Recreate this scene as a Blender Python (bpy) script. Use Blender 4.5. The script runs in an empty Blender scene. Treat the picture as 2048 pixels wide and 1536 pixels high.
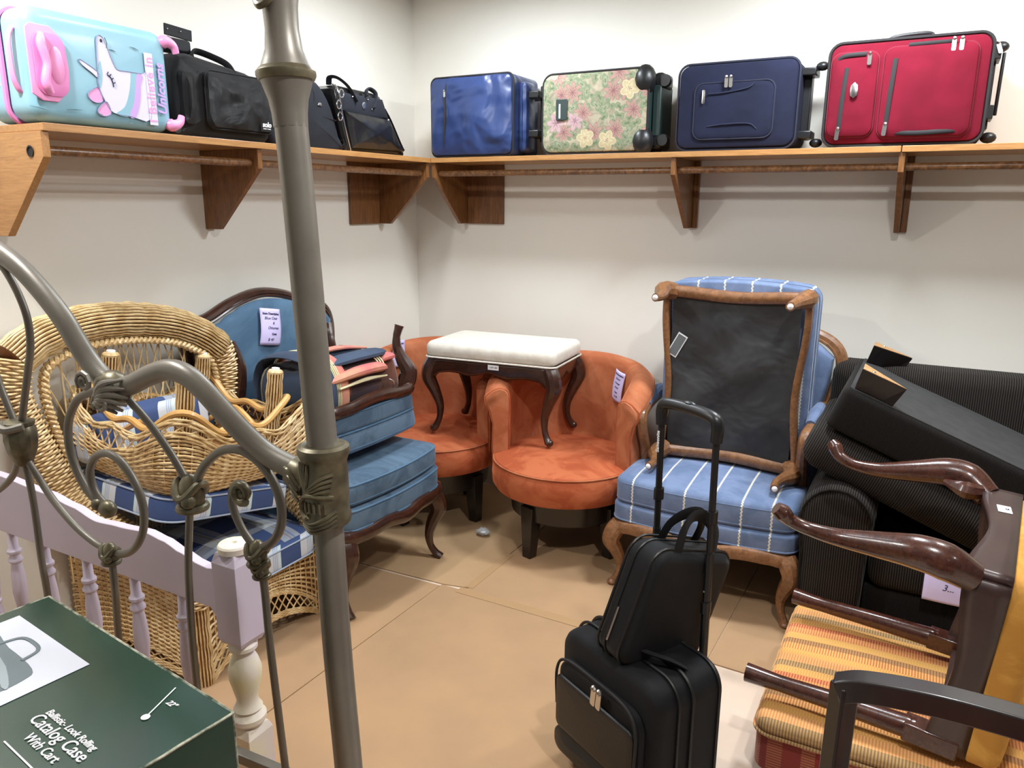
import bpy, math, random
from math import sin, cos, pi, radians as R, sqrt, atan2
from mathutils import Matrix, Vector
SC = bpy.context.scene
COL = SC.collection
random.seed(7)

# ---------------------------------------------------------------- camera
def make_camera():
    yaw, pitch, roll = 0.5, 0.2337, 0.0062
    f = Vector((-sin(yaw)*cos(pitch), cos(yaw)*cos(pitch), -sin(pitch)))
    r = Vector((cos(yaw), sin(yaw), 0)); u = r.cross(f)
    r2 = r*cos(roll)+u*sin(roll); u2 = -r*sin(roll)+u*cos(roll)
    m = Matrix.Identity(4)
    for i in range(3):
        m[i][0] = r2[i]; m[i][1] = u2[i]; m[i][2] = -f[i]
    m.translation = Vector((2.4412, -3.3979, 1.5))
    cd = bpy.data.cameras.new('camera'); cd.sensor_width = 36; cd.sensor_fit = 'HORIZONTAL'
    cd.lens = 1522.87*36/2048; cd.clip_start = 0.05
    c = bpy.data.objects.new('camera', cd); c.matrix_world = m; COL.objects.link(c)
    SC.camera = c
make_camera()

# ---------------------------------------------------------------- world, lights, exposure
w = bpy.data.worlds.new('world'); SC.world = w; w.use_nodes = True
w.node_tree.nodes['Background'].inputs[0].default_value = (0.98, 0.99, 1.0, 1)
w.node_tree.nodes['Background'].inputs[1].default_value = 0.10
def area(name, loc, size, power, col=(1.0, 0.985, 0.96)):
    out = []
    for kind, k in (('AREA', 1.0), ('POINT', .42 if size < .2 else .04)):
        l = bpy.data.lights.new(name, kind); l.energy = power*k; l.color = col
        if kind == 'AREA': l.shape = 'DISK'; l.size = size
        else: l.shadow_soft_size = size/2
        o = bpy.data.objects.new(name, l); o.location = loc; COL.objects.link(o); out.append(o)
    return out
ZC = 2.5
LAMPS = [(2.56, -2.46, .11, 20), (.49, -2.60, .11, 18), (2.95, -.62, .12, 12), (.74, -.74, .30, 17.5), (2.15, -.74, .30, 29), (.80, -1.55, .30, 5),
         (2.3, -4.6, .2, 1.5), (4.6, -2.5, .2, 6), (4.5, -4.6, .2, 2), (.5, -4.7, .2, 1)]  # this row: added fill lamps, no real fixtures known there
LIGHTS = [area('ceiling_lamp', (x, y, ZC-.04), s, p*1.0, (.92, 1.0, 1.07) if s == .30 else (1.0, 1.0, 1.0)) for x, y, s, p in LAMPS]
vs = SC.view_settings
vs.view_transform = 'Standard'; vs.look = 'None'; vs.gamma = 1; vs.use_curve_mapping = False
vs.exposure = 0.12

# ---------------------------------------------------------------- materials
def lin(c):
    c = c/255.0
    return c/12.92 if c <= 0.04045 else ((c+0.055)/1.055)**2.4
def rgb(*c): return (lin(c[0]), lin(c[1]), lin(c[2]), 1)
class NT:
    def __init__(s, name):
        s.m = bpy.data.materials.new(name); s.m.use_nodes = True; s.t = s.m.node_tree
        s.b = s.t.nodes['Principled BSDF']; s.co = None
    def n(s, typ, **kw):
        nd = s.t.nodes.new(typ)
        for k, v in kw.items():
            if k.startswith('_'): setattr(nd, k[1:], v)
        return nd
    def l(s, a, b): s.t.links.new(a, b)
    def coord(s, scale=(1, 1, 1), rot=(0, 0, 0), kind='Object'):
        tc = s.n('ShaderNodeTexCoord'); mp = s.n('ShaderNodeMapping')
        mp.inputs['Scale'].default_value = scale; mp.inputs['Rotation'].default_value = rot
        s.l(tc.outputs[kind], mp.inputs[0]); return mp.outputs[0]
    def noise(s, co, scale, detail=3, rough=.5, dist=0):
        n = s.n('ShaderNodeTexNoise'); n.inputs['Scale'].default_value = scale
        n.inputs['Detail'].default_value = detail; n.inputs['Roughness'].default_value = rough
        n.inputs['Distortion'].default_value = dist; s.l(co, n.inputs['Vector']); return n.outputs['Fac']
    def ramp(s, fac, stops, interp='LINEAR'):
        r = s.n('ShaderNodeValToRGB'); r.color_ramp.interpolation = interp
        e = r.color_ramp.elements
        while len(e) < len(stops): e.new(0.5)
        for i, (p, c) in enumerate(stops): e[i].position = p; e[i].color = c
        s.l(fac, r.inputs[0]); return r.outputs[0]
    def math(s, op, a, b=None, c=None):
        n = s.n('ShaderNodeMath'); n.operation = op
        for i, v in enumerate((a, b, c)):
            if v is None: continue
            if isinstance(v, (int, float)): n.inputs[i].default_value = v
            else: s.l(v, n.inputs[i])
        return n.outputs[0]
    def mix(s, fac, a, b, mode='MIX'):
        n = s.n('ShaderNodeMix'); n.data_type = 'RGBA'; n.blend_type = mode
        for i, v in ((0, fac), (6, a), (7, b)):
            if isinstance(v, (int, float)): n.inputs[i].default_value = v
            elif isinstance(v, tuple): n.inputs[i].default_value = v
            else: s.l(v, n.inputs[i])
        return n.outputs[2]
    def xyz(s, co):
        n = s.n('ShaderNodeSeparateXYZ'); s.l(co, n.inputs[0]); return n.outputs
    def color(s, v):
        if isinstance(v, tuple): s.b.inputs['Base Color'].default_value = v
        else: s.l(v, s.b.inputs['Base Color'])
    def set(s, rough=.5, metal=0, sheen=0, coat=0, spec=None, trans=0, sheen_tint=None):
        b = s.b.inputs
        b['Roughness'].default_value = rough; b['Metallic'].default_value = metal
        b['Sheen Weight'].default_value = sheen; b['Coat Weight'].default_value = coat
        if sheen: b['Sheen Roughness'].default_value = .35
        if sheen_tint: b['Sheen Tint'].default_value = sheen_tint
        if coat: b['Coat Roughness'].default_value = .12
        if spec is not None: b['Specular IOR Level'].default_value = spec
        b['Transmission Weight'].default_value = trans
    def bump(s, h, strength=.3, dist=.002):
        n = s.n('ShaderNodeBump'); n.inputs['Strength'].default_value = strength
        n.inputs['Distance'].default_value = dist; s.l(h, n.inputs['Height']); s.l(n.outputs[0], s.b.inputs['Normal'])
def plain(name, c, rough=.5, var=None, vscale=6, bscale=None, bstr=.2, bdist=.002, **kw):
    """flat colour with gentle mottling (var = second colour) and optional noise bump"""
    t = NT(name); co = t.coord()
    if var: t.color(t.mix(t.ramp(t.noise(co, vscale, 4), [(.35, (0, 0, 0, 1)), (.65, (1, 1, 1, 1))]), rgb(*c), rgb(*var)))
    else: t.color(rgb(*c))
    t.set(rough, **kw)
    if bscale: t.bump(t.noise(co, bscale, 3), bstr, bdist)
    return t.m
def wood(name, c1, c2, rough=.4, scale=(1, 1, 1), rot=(0, 0, 0), coat=0, fine=60):
    """scale: small along the grain"""
    t = NT(name); co = t.coord(scale, rot)
    a = t.noise(co, 9, 4, .55, 1.2); b = t.noise(co, fine, 3, .6)
    f = t.math('ADD', t.math('MULTIPLY', a, .7), t.math('MULTIPLY', b, .3))
    t.color(t.ramp(f, [(.36, rgb(*c1)), (.52, rgb(*[(p+q)/2 for p, q in zip(c1, c2)])), (.66, rgb(*c2))]))
    t.set(rough, coat=coat); t.bump(b, .15, .001)
    return t.m
def fabric(name, c, var, rough=.85, vscale=5, weave=420, sheen=.2, bstr=.35):
    t = NT(name); co = t.coord()
    t.color(t.mix(t.ramp(t.noise(co, vscale, 4, .6, .6), [(.38, (0, 0, 0, 1)), (.62, (1, 1, 1, 1))]), rgb(*c), rgb(*var)))
    t.set(rough, sheen=sheen*.5, spec=.22)
    a = t.n('ShaderNodeTexWave'); a.inputs['Scale'].default_value = weave; t.l(co, a.inputs[0]); a.bands_direction = 'DIAGONAL'
    n2 = t.noise(co, 18, 3)
    t.bump(t.math('ADD', t.math('MULTIPLY', a.outputs['Fac'], .25), n2), bstr, .004)
    return t.m
def velvet(name, c, var, vscale=7, sheen=.9):
    t = NT(name); co = t.coord()
    nz = t.noise(co, vscale, 5, .62, 1.4)
    t.color(t.mix(t.ramp(nz, [(.42, (0, 0, 0, 1)), (.58, (1, 1, 1, 1))]), rgb(*c), rgb(*var)))
    t.set(.7, sheen=sheen, spec=.2)
    t.b.inputs['Sheen Tint'].default_value = rgb(*[min(255, v*1.15+25) for v in c])
    t.bump(nz, .25, .006)
    return t.m
def plaid(name, base, k, bandsx, bandsy, cols, rot=(0, 0, 0), axes=('X', 'Y'), rough=.85):
    """bands: list of (position, colour index) constant stripes, repeated k times per metre"""
    t = NT(name); co = t.coord((1, 1, 1), rot); o = t.xyz(co); ix = {'X': 0, 'Y': 1, 'Z': 2}
    def st(ax, bands):
        f = t.math('FRACT', t.math('MULTIPLY', t.math('ADD', o[ix[ax]], 5.0), k))
        return t.ramp(f, [(p, rgb(*cols[i])) for p, i in bands], 'CONSTANT')
    c = t.mix(.5, st(axes[0], bandsx), st(axes[1], bandsy))
    t.color(c); t.set(rough, sheen=.15); t.bump(t.noise(co, 300, 2), .1, .001)
    return t.m

# ---------------------------------------------------------------- mesh builder
def sm(pts, k=6, closed=False):
    """Catmull-Rom smoothing"""
    P = [Vector(p) for p in pts]; n = len(P); out = []
    rng = range(n) if closed else range(n-1)
    for i in rng:
        p1 = P[i]; p2 = P[(i+1) % n]
        p0 = P[(i-1) % n] if (closed or i > 0) else p1*2-p2
        p3 = P[(i+2) % n] if (closed or i < n-2) else p2*2-p1
        for j in range(k):
            t = j/k
            out.append(.5*((2*p1)+(p2-p0)*t+(2*p0-5*p1+4*p2-p3)*t*t+(3*p1-p0-3*p2+p3)*t**3))
    if not closed: out.append(P[-1])
    return out
def lerpl(vals, t):
    x = t*(len(vals)-1); i = min(int(x), len(vals)-2); f = x-i
    return vals[i]*(1-f)+vals[i+1]*f
def rrect(w, h, r, n=6):
    o = []
    for cx, cy, a0 in ((w/2-r, h/2-r, 0), (-w/2+r, h/2-r, 90), (-w/2+r, -h/2+r, 180), (w/2-r, -h/2+r, 270)):
        for i in range(n+1):
            a = R(a0+90*i/n); o.append((cx+r*cos(a), cy+r*sin(a)))
    return o
def dens(o, d=.03):
    """add points along long straight edges of an outline"""
    out = []
    for i in range(len(o)):
        a = o[i]; b = o[(i+1) % len(o)]; L = sqrt((a[0]-b[0])**2+(a[1]-b[1])**2); k = max(1, int(L/d))
        for j in range(k): out.append((a[0]+(b[0]-a[0])*j/k, a[1]+(b[1]-a[1])*j/k))
    return out
def inset(o, d):
    n = len(o); out = []
    if abs(d) < 1e-9: return list(o)
    for i in range(n):
        a = o[i-1]; b = o[i]; c = o[(i+1) % n]
        tx = c[0]-a[0]; ty = c[1]-a[1]; L = sqrt(tx*tx+ty*ty) or 1
        out.append((b[0]-ty/L*d, b[1]+tx/L*d))
    return out
FR = Matrix(((1, 0, 0, 0), (0, 0, -1, 0), (0, 1, 0, 0), (0, 0, 0, 1)))   # prism z -> front (-y), prism y -> up
class M:
    def __init__(s): s.v = []; s.f = []
    def add(s, vs, fs, mt=None):
        b = len(s.v)
        s.v += [tuple(mt @ Vector(v)) if mt else tuple(v) for v in vs]
        s.f += [tuple(i+b for i in f) for f in fs]; return s
    def box(s, c, d, rz=0, mt=None):
        x, y, z = d[0]/2, d[1]/2, d[2]/2
        m = Matrix.Translation(c) @ Matrix.Rotation(rz, 4, 'Z')
        if mt: m = mt @ m
        return s.add([(-x, -y, -z), (x, -y, -z), (x, y, -z), (-x, y, -z), (-x, -y, z), (x, -y, z), (x, y, z), (-x, y, z)],
                     [(0, 3, 2, 1), (4, 5, 6, 7), (0, 1, 5, 4), (1, 2, 6, 5), (2, 3, 7, 6), (3, 0, 4, 7)], m)
    def tube(s, pts, r, n=10, closed=False, caps=True, flat=1.0, up=None, mt=None):
        P = [Vector(p) for p in pts]; N = len(P)
        rr = r if isinstance(r, (list, tuple)) else [r]*N
        if len(rr) != N: rr = [lerpl(rr, i/(N-1)) for i in range(N)]
        vs = []; nrm = None
        for i in range(N):
            if closed: t = P[(i+1) % N]-P[i-1]
            else: t = P[min(i+1, N-1)]-P[max(i-1, 0)]
            if t.length < 1e-9: t = Vector((0, 0, 1))
            t.normalize()
            if nrm is None:
                a = Vector(up) if up else (Vector((0, 0, 1)) if abs(t.z) < .9 else Vector((1, 0, 0)))
                nrm = (a-t*a.dot(t)).normalized()
            else:
                if up and abs(Vector(up).dot(t)) < .98: nrm = Vector(up)
                nrm = (nrm-t*nrm.dot(t)).normalized()
            bn = t.cross(nrm)
            for k in range(n):
                a = 2*pi*k/n; vs.append(P[i]+nrm*(cos(a)*rr[i]*flat)+bn*(sin(a)*rr[i]))
        fs = []
        for i in range(N if closed else N-1):
            j = (i+1) % N
            for k in range(n):
                k2 = (k+1) % n; fs.append((i*n+k, i*n+k2, j*n+k2, j*n+k))
        if caps and not closed:
            fs.append(tuple(reversed(range(n)))); fs.append(tuple(range((N-1)*n, N*n)))
        return s.add(vs, fs, mt)
    def lathe(s, prof, n=24, mt=None):
        vs = []; fs = []
        for r, z in prof:
            for k in range(n): a = 2*pi*k/n; vs.append((r*cos(a), r*sin(a), z))
        for i in range(len(prof)-1):
            for k in range(n):
                k2 = (k+1) % n; fs.append((i*n+k, i*n+k2, (i+1)*n+k2, (i+1)*n+k))
        fs.append(tuple(reversed(range(n)))); fs.append(tuple(range((len(prof)-1)*n, len(prof)*n)))
        return s.add(vs, fs, mt)
    def prism(s, o, prof, crown=0, rings=4, mt=None, warp=None, bottom=0):
        """o = ccw outline; prof = [(inset, z)...]; domed top of height crown"""
        n = len(o); vs = []; fs = []
        ins = [(inset(o, d), z) for d, z in prof]
        for q, z in ins:
            vs += [(a, b, z) for a, b in q]
        cx = sum(p[0] for p in o)/n; cy = sum(p[1] for p in o)/n
        L = len(prof)
        for i in range(L-1):
            for k in range(n):
                k2 = (k+1) % n; fs.append((i*n+k, i*n+k2, (i+1)*n+k2, (i+1)*n+k))
        q, z = ins[-1]; base = (L-1)*n
        for j in range(1, rings+1):
            t = j/rings
            if j < rings:
                b2 = len(vs)
                vs += [(a+(cx-a)*t, b+(cy-b)*t, z+crown*(1-(1-t)**2)) for a, b in q]
                for k in range(n):
                    k2 = (k+1) % n; fs.append((base+k, base+k2, b2+k2, b2+k))
                base = b2
            else:
                c = len(vs); vs.append((cx, cy, z+crown))
                for k in range(n): fs.append((base+k, base+(k+1) % n, c))
        q, z = ins[0]; c = len(vs); vs.append((cx, cy, z-bottom))
        if bottom:
            b2 = len(vs); vs += [(a+(cx-a)*.5, b+(cy-b)*.5, z-bottom*.75) for a, b in q]
            for k in range(n):
                k2 = (k+1) % n; fs.append((k2, k, b2+k, b2+k2)); fs.append((b2+k2, b2+k, c))
        else:
            for k in range(n): fs.append(((k+1) % n, k, c))
        if warp: vs = [warp(*v) for v in vs]
        return s.add(vs, fs, mt)
    def grid(s, fn, nu, nv, mt=None, cu=False):
        vs = [fn(i/nu, j/nv) for j in range(nv+1) for i in range(nu+1)]
        fs = [(j*(nu+1)+i, j*(nu+1)+i+1, (j+1)*(nu+1)+i+1, (j+1)*(nu+1)+i) for j in range(nv) for i in range(nu)]
        return s.add(vs, fs, mt)
    def ball(s, c, r, n=12, mt=None):
        rx, ry, rz = (r, r, r) if isinstance(r, (int, float)) else r
        prof = []
        vs = []; fs = []; m = n//2
        for j in range(m+1):
            t = pi*j/m-pi/2
            for k in range(n): a = 2*pi*k/n; vs.append((c[0]+rx*cos(t)*cos(a), c[1]+ry*cos(t)*sin(a), c[2]+rz*sin(t)))
        for j in range(m):
            for k in range(n):
                k2 = (k+1) % n; fs.append((j*n+k, j*n+k2, (j+1)*n+k2, (j+1)*n+k))
        return s.add(vs, fs, mt)
def rp(h, r, k=4, r2=None, z0=0):
    """rounded-edge profile for prism: height h, edge radius r"""
    r2 = r if r2 is None else r2; p = []
    for i in range(k+1):
        a = pi/2*i/k; p.append((r*(1-sin(a)), z0+r*(1-cos(a))))
    for i in range(k+1):
        a = pi/2*i/k; p.append((r2*(1-cos(a)), z0+h-r2*(1-sin(a))))
    return p
def obj(name, m, mat, parent=None, loc=None, bev=0, sub=0, flat=False, thick=0, ang=35):
    me = bpy.data.meshes.new(name)
    if isinstance(m, M): me.from_pydata(m.v, [], m.f)
    else: me = m; me.name = name
    me.validate(); me.update()
    if not flat:
        me.polygons.foreach_set('use_smooth', [True]*len(me.polygons))
        me.set_sharp_from_angle(angle=R(ang))
    me.materials.clear(); me.materials.append(mat)
    o = bpy.data.objects.new(name, me); COL.objects.link(o)
    if parent: o.parent = parent
    if loc: o.location = loc
    if bev:
        b = o.modifiers.new('bevel', 'BEVEL'); b.width = bev; b.segments = 2; b.limit_method = 'ANGLE'
    if thick:
        b = o.modifiers.new('thick', 'SOLIDIFY'); b.thickness = thick; b.offset = 0
    if sub:
        b = o.modifiers.new('sub', 'SUBSURF'); b.levels = sub; b.render_levels = sub
    return o
def tag(o, label, cat, group=None):
    o['label'] = label; o['category'] = cat
    if group: o['group'] = group
    return o
def thing(name, label, cat, loc=(0, 0, 0), rz=0, group=None, mat=None):
    o = bpy.data.objects.new(name, None); COL.objects.link(o); o.empty_display_size = .1
    if mat is not None: o.matrix_world = mat
    else: o.location = loc; o.rotation_euler = (0, 0, rz)
    return tag(o, label, cat, group)
def struct(name, m, mat, **kw):
    o = obj(name, m, mat, **kw); o['kind'] = 'structure'; return o
def text_mesh(s, size, depth=.0006, shear=0, bold=0, align='CENTER', space=1.0, line=1.0):
    c = bpy.data.curves.new('t', 'FONT'); c.body = s; c.size = size; c.extrude = depth; c.shear = shear
    c.offset = bold; c.align_x = align; c.align_y = 'CENTER'; c.space_character = space; c.space_line = line
    c.resolution_u = 3
    o = bpy.data.objects.new('t', c); COL.objects.link(o)
    dg = bpy.context.evaluated_depsgraph_get(); dg.update()
    me = bpy.data.meshes.new_from_object(o.evaluated_get(dg))
    bpy.data.objects.remove(o); bpy.data.curves.remove(c); return me
def text(name, s, size, mat, parent, mt, **kw):
    me = text_mesh(s, size, **kw); me.transform(mt)
    return obj(name, me, mat, parent, flat=True)
TR = Matrix.Translation
def RX(a): return Matrix.Rotation(R(a), 4, 'X')
def RY(a): return Matrix.Rotation(R(a), 4, 'Y')
def RZ(a): return Matrix.Rotation(R(a), 4, 'Z')
def shape(o, z0, z1):
    return M().prism(o, [(0, z0), (0, z1)], rings=1)

# ---------------------------------------------------------------- shared materials
m_wall = plain('wall_paint', (233, 229, 219), .6, var=(229, 225, 214), vscale=1.5, bscale=90, bstr=.06, spec=.3)
m_ceil = plain('ceiling_paint', (235, 232, 225), .9)
m_oak_x = wood('oak_shelf', (186, 138, 84), (158, 110, 62), .38, (1, 14, 14), coat=.15)
m_oak_y = wood('oak_shelf_side', (186, 138, 84), (158, 110, 62), .38, (14, 1, 14), coat=.15)
m_oak_z = wood('oak_bracket', (140, 94, 52), (98, 62, 32), .35, (12, 12, 1), coat=.25)
m_oak_d = wood('oak_panel', (126, 82, 44), (88, 54, 28), .4, (10, 10, 1), coat=.15)
m_rod = wood('worn_rod', (150, 106, 64), (84, 54, 32), .4, (5, 5, 5), coat=.2, fine=14)
m_black = fabric('black_nylon', (30, 31, 33), (22, 22, 25), .6, weave=700, sheen=.08, bstr=.25)
m_blackplastic = plain('black_plastic', (24, 25, 27), .38)
m_zip = plain('zip_tape', (30, 28, 30), .8)
m_metal = plain('nickel', (205, 205, 205), .25, metal=1)
m_whitecard = plain('white_card', (238, 238, 240), .6)
m_ink = plain('dark_ink', (60, 55, 90), .7)
m_lilac = plain('lilac_paper', (216, 206, 246), .7, var=(206, 198, 244), vscale=8)
m_dkwood = wood('dark_walnut', (66, 36, 24), (40, 22, 16), .28, (3, 3, 3), coat=.5, fine=30)
m_mahog = wood('mahogany', (84, 46, 34), (50, 26, 20), .25, (2, 6, 6), coat=.6, fine=30)
m_walnut = wood('walnut', (146, 102, 66), (106, 70, 44), .38, (5, 5, 5), coat=.25, fine=40)
# ================================================================ room shell
X1, Y1 = 5.2, -5.4
m_floor = plain('bare_floor', (220, 200, 180), .55, var=(212, 190, 170), vscale=3)
struct('floor', M().box(((X1-.1)/2, (Y1+.1)/2, -.05), (X1+.1, -Y1+.1, .1)), m_floor)
struct('wall_right', M().box((X1/2, .05, ZC/2), (X1+.2, .1, ZC)), m_wall)
struct('wall_left', M().box((-.05, Y1/2, ZC/2), (.1, -Y1, ZC)), m_wall)
struct('ceiling', M().box((X1/2, Y1/2, ZC+.05), (X1, -Y1, .1)), m_ceil)
WHERE = ['above the tipped mahogany chair', 'above the green printed box', 'above the black corduroy armchair', 'nearest the corner of the room', 'above the striped blue armchair', 'above the wicker chair', 'added as fill behind the camera on the left', 'added as fill to the right of the striped ottoman', 'added as fill furthest behind on the right', 'added as fill furthest behind on the left']
m_trimw = plain('lamp_trim', (240, 240, 238), .4)
for (x, y, s, p), li in zip(LAMPS, LIGHTS):
    t = thing('ceiling_light', 'round white recessed ceiling light '+WHERE.pop(0), 'light', (x, y, ZC), group='recessed ceiling lights')
    obj('trim_ring', M().tube([(cos(a)*(s/2+.012), sin(a)*(s/2+.012), -.012) for a in [2*pi*i/32 for i in range(32)]], .011, 8, closed=True), m_trimw, t)
    for q in li: q.parent = t; q.location = (0, 0, -.04)
# baseboard on the left wall, seen between the white spindles
struct('baseboard_left', M().box((.008, -3.2, .05), (.016, 2.2, .1)), m_wall, bev=.004)

# ================================================================ cardboard on the floor
m_card = plain('brown_cardboard', (178, 143, 106), .85, var=(166, 134, 100), vscale=3.2, bscale=60, bstr=.1)
m_card2 = plain('tan_cardboard', (184, 152, 114), .85, var=(174, 142, 104), vscale=3, bscale=60, bstr=.1)
m_tape = plain('packing_tape', (178, 144, 106), .4)
def sheet(poly, z, mat, label):
    cx = sum(p[0] for p in poly)/len(poly); cy = sum(p[1] for p in poly)/len(poly)
    o = obj('cardboard_sheet', M().prism(dens([(a-cx, b-cy) for a, b in poly], .12), [(0, 0), (0, .004)], rings=1), mat, loc=(cx, cy, z))
    return tag(o, label, 'cardboard sheet', 'cardboard sheets taped over the floor')
G = .0005
sheet([(.858, -1.078), (.826, -3.6), (1.93, -3.6), (1.925, -1.082)], G, m_card, 'large brown cardboard sheet in the middle of the open floor')
sheet([(.03, -3.2), (.822, -3.2), (.856, -1.09), (.30, -1.11), (.03, -1.11)], G, m_card, 'brown cardboard sheet under the wicker chair stack')
sheet([(.967, -1.074), (1.928, -1.074), (1.945, -.03), (.972, -.03)], G, m_card, 'brown cardboard sheet under the front orange chair')
sheet([(.03, -1.10), (.30, -1.10), (.862, -1.072), (.964, -1.05), (.964, -.03), (.03, -.03)], G, m_card2, 'pale tan cardboard sheet in the corner under the back orange chair')
sheet([(1.9305, -1.085), (3.3, -1.12), (3.3, -.03), (1.948, -.03)], G, m_card, 'brown cardboard sheet under the black armchair')
tag(obj('packing_tape', M().prism(dens([(-.46, -.022), (.46, -.022), (.46, .022), (-.46, .022)], .1), [(0, 0), (0, .0008)], rings=1), m_tape, loc=(1.40, -1.083, .0052)), 'shiny brown tape strip over the seam in front of the orange chair', 'tape')
tag(obj('packing_tape', M().prism(dens([(-.018, -.17), (.018, -.17), (.018, .17), (-.018, .17)], .1), [(0, 0), (0, .0008)], rings=1), m_tape, loc=(.968, -.88, .0052)), 'short tape strip on the tan cardboard beside the orange chair leg', 'tape')

# ================================================================ closet shelf with brackets and rods
ZS = 1.702; TS = .021; SD = .3086
sh = obj('closet_shelf', M().prism([(-SD/2, -.905), (SD/2, -.905+SD), (SD/2, .905), (-SD/2, .905)][::1], [(0, 0), (0, TS)], rings=1), m_oak_y, loc=(SD/2, -1.218, ZS-TS), bev=.002, flat=True)
# left shelf: outer edge from y=-2.123 to the mitre
sh.data.clear_geometry()
def board(poly): return M().prism(poly, [(0, 0), (0, TS)], rings=1)
b = board([(0, 0), (0, -2.123), (SD, -2.123), (SD, -SD)]); sh.data.from_pydata([(x-SD/2, y+1.218, z) for x, y, z in b.v], [], b.f)
sh.data.materials.clear(); sh.data.materials.append(m_oak_y)
tag(sh, 'oak shelf board along the left wall carrying the unicorn suitcase', 'shelf', 'oak shelf boards')
b = board([(0.001, 0), (SD+.001, -SD), (2.297, -SD), (2.297, 0)])
o = obj('closet_shelf', b, m_oak_x, loc=(0, 0, ZS-TS), bev=.002, flat=True); tag(o, 'long oak shelf board on the right wall from the corner to the seam', 'shelf', 'oak shelf boards')
b = board([(2.300, 0), (2.300, -SD), (3.9, -SD), (3.9, 0)])
o = obj('closet_shelf', b, m_oak_x, loc=(0, 0, ZS-TS), bev=.002, flat=True); tag(o, 'oak shelf board right of the seam, leaving the photo', 'shelf', 'oak shelf boards')
ZB = ZS-TS
arm_o = [(0, 0), (0, -.285), (.075, -.285), (.30, -.068), (.30, 0)]      # (depth from wall, height below shelf)
def arm(m, mt, t=.02):
    pts = [(a, b) for a, b in arm_o]
    m.add([(x, -t/2, z) for x, z in pts]+[(x, t/2, z) for x, z in pts],
          [(0, 1, 2, 3, 4)[::1], (9, 8, 7, 6, 5)]+[(i, i+5, (i+1) % 5+5, (i+1) % 5) for i in range(5)], mt)
def bracket(label, x, y, rz, panel=None, endp=False):
    t = thing('shelf_bracket', label, 'shelf bracket', (x, y, ZB), rz, 'oak shelf brackets')
    m = M(); arm(m, TR((.0, 0, 0))); obj('arm', m, m_oak_z, t, bev=.0015, flat=True)
    if panel:
        y0, y1, mt = panel
        obj('wall_panel', M().box((.008, (y0+y1)/2, -.143), (.016, abs(y1-y0), .285)), mt, t, bev=.001, flat=True)
    else:
        obj('wall_cleat', M().box((.009, .022, -.1425), (.018, .022, .284)), m_oak_z, t, bev=.001, flat=True)
    return t
# local x = away from the wall.  left wall: rz=0; right wall: rz=-90 (local x -> -y, local y -> +x)
t = bracket('second oak bracket on the left wall, under the black duffel', 0, -1.357, 0)
t = bracket('oak bracket on the left wall touching the corner, with wide back panel', 0, -.318, 0, (-.226, -.012, m_oak_d))
t = bracket('oak bracket on the right wall touching the corner, with grained back panel', .318, 0, R(-90), (.012, .218, m_oak_d))
t = bracket('oak bracket under the floral suitcase on the right wall', 1.48, 0, R(-90))
t = bracket('oak bracket at the shelf seam under the red suitcase', 2.303, 0, R(-90))
t = thing('shelf_bracket', 'large oak end panel with a round rod hole at the left end of the shelf', 'shelf bracket', (0, -2.116, ZB), 0, 'oak shelf brackets')
m = M(); arm(m, TR((.0, 0, 0)), .022); obj('arm', m, m_oak_x, t, bev=.0015, flat=True)
obj('rod_hole', M().lathe([(.0135, 0), (.0155, .0015), (.0155, .003), (.0115, .003), (.0115, .0005), (.001, .0005)], 24, TR((.245, -.0112, -.052)) @ RX(90)), m_zip, t)
def rodx(a, b, axis, label):
    L = b-a; r = .0135
    pts = [(L*(i/20-.5)*(axis == 'x'), L*(i/20-.5)*(axis == 'y'), 0) for i in range(21)]
    o = obj('closet_rod', M().tube(pts, r, 14), m_rod, loc=((a+b)/2, -.262, 1.632) if axis == 'x' else (.262, (a+b)/2, 1.632))
    tag(o, label, 'closet rod', 'worn wooden closet rods')
rodx(-2.104, -1.368, 'y', 'worn wooden rod under the unicorn suitcase')
rodx(-1.346, -.33, 'y', 'worn wooden rod behind the metal bed post on the left wall')
rodx(.33, 1.469, 'x', 'wooden rod from the corner bracket to the one under the floral suitcase')
rodx(1.491, 2.292, 'x', 'wooden rod under the navy and red suitcases')
rodx(2.314, 3.85, 'x', 'wooden rod right of the shelf seam, leaving the photo')
# ================================================================ luggage on the shelf
def ring(m, o, y, r, mt=None):
    """piping along outline o (x,z) at depth y"""
    m.tube([(a, y, b) for a, b in dens(o, .04)], r, 6, closed=True, mt=mt)
def pull(name, parent, x, y, z, rot=0, s=1.0, mat=None):
    m = M(); mt = TR((x, y, z)) @ RY(rot)
    m.prism(dens(rrect(.012*s, .034*s, .004*s, 3), .02), [(0, 0), (0, .003)], rings=1, mt=mt @ TR((0, -.001, -.018*s)) @ FR)
    m.ball((0, -.004, 0), .006*s, 8, mt=mt)
    return obj(name, m, mat or m_metal, parent)
def case_body(parent, w, h, d, r, mat, edge=.02, name='body', bulge=.0, cx=0):
    m = M(); o = dens(rrect(w, h, r, 6), .04)
    m.prism(o, rp(d, edge), crown=bulge, mt=TR((cx, 0, h/2)) @ FR)
    return obj(name, m, mat, parent)
def scl(o, dx, dz): return [(a+dx, b+dz) for a, b in o]

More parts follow.
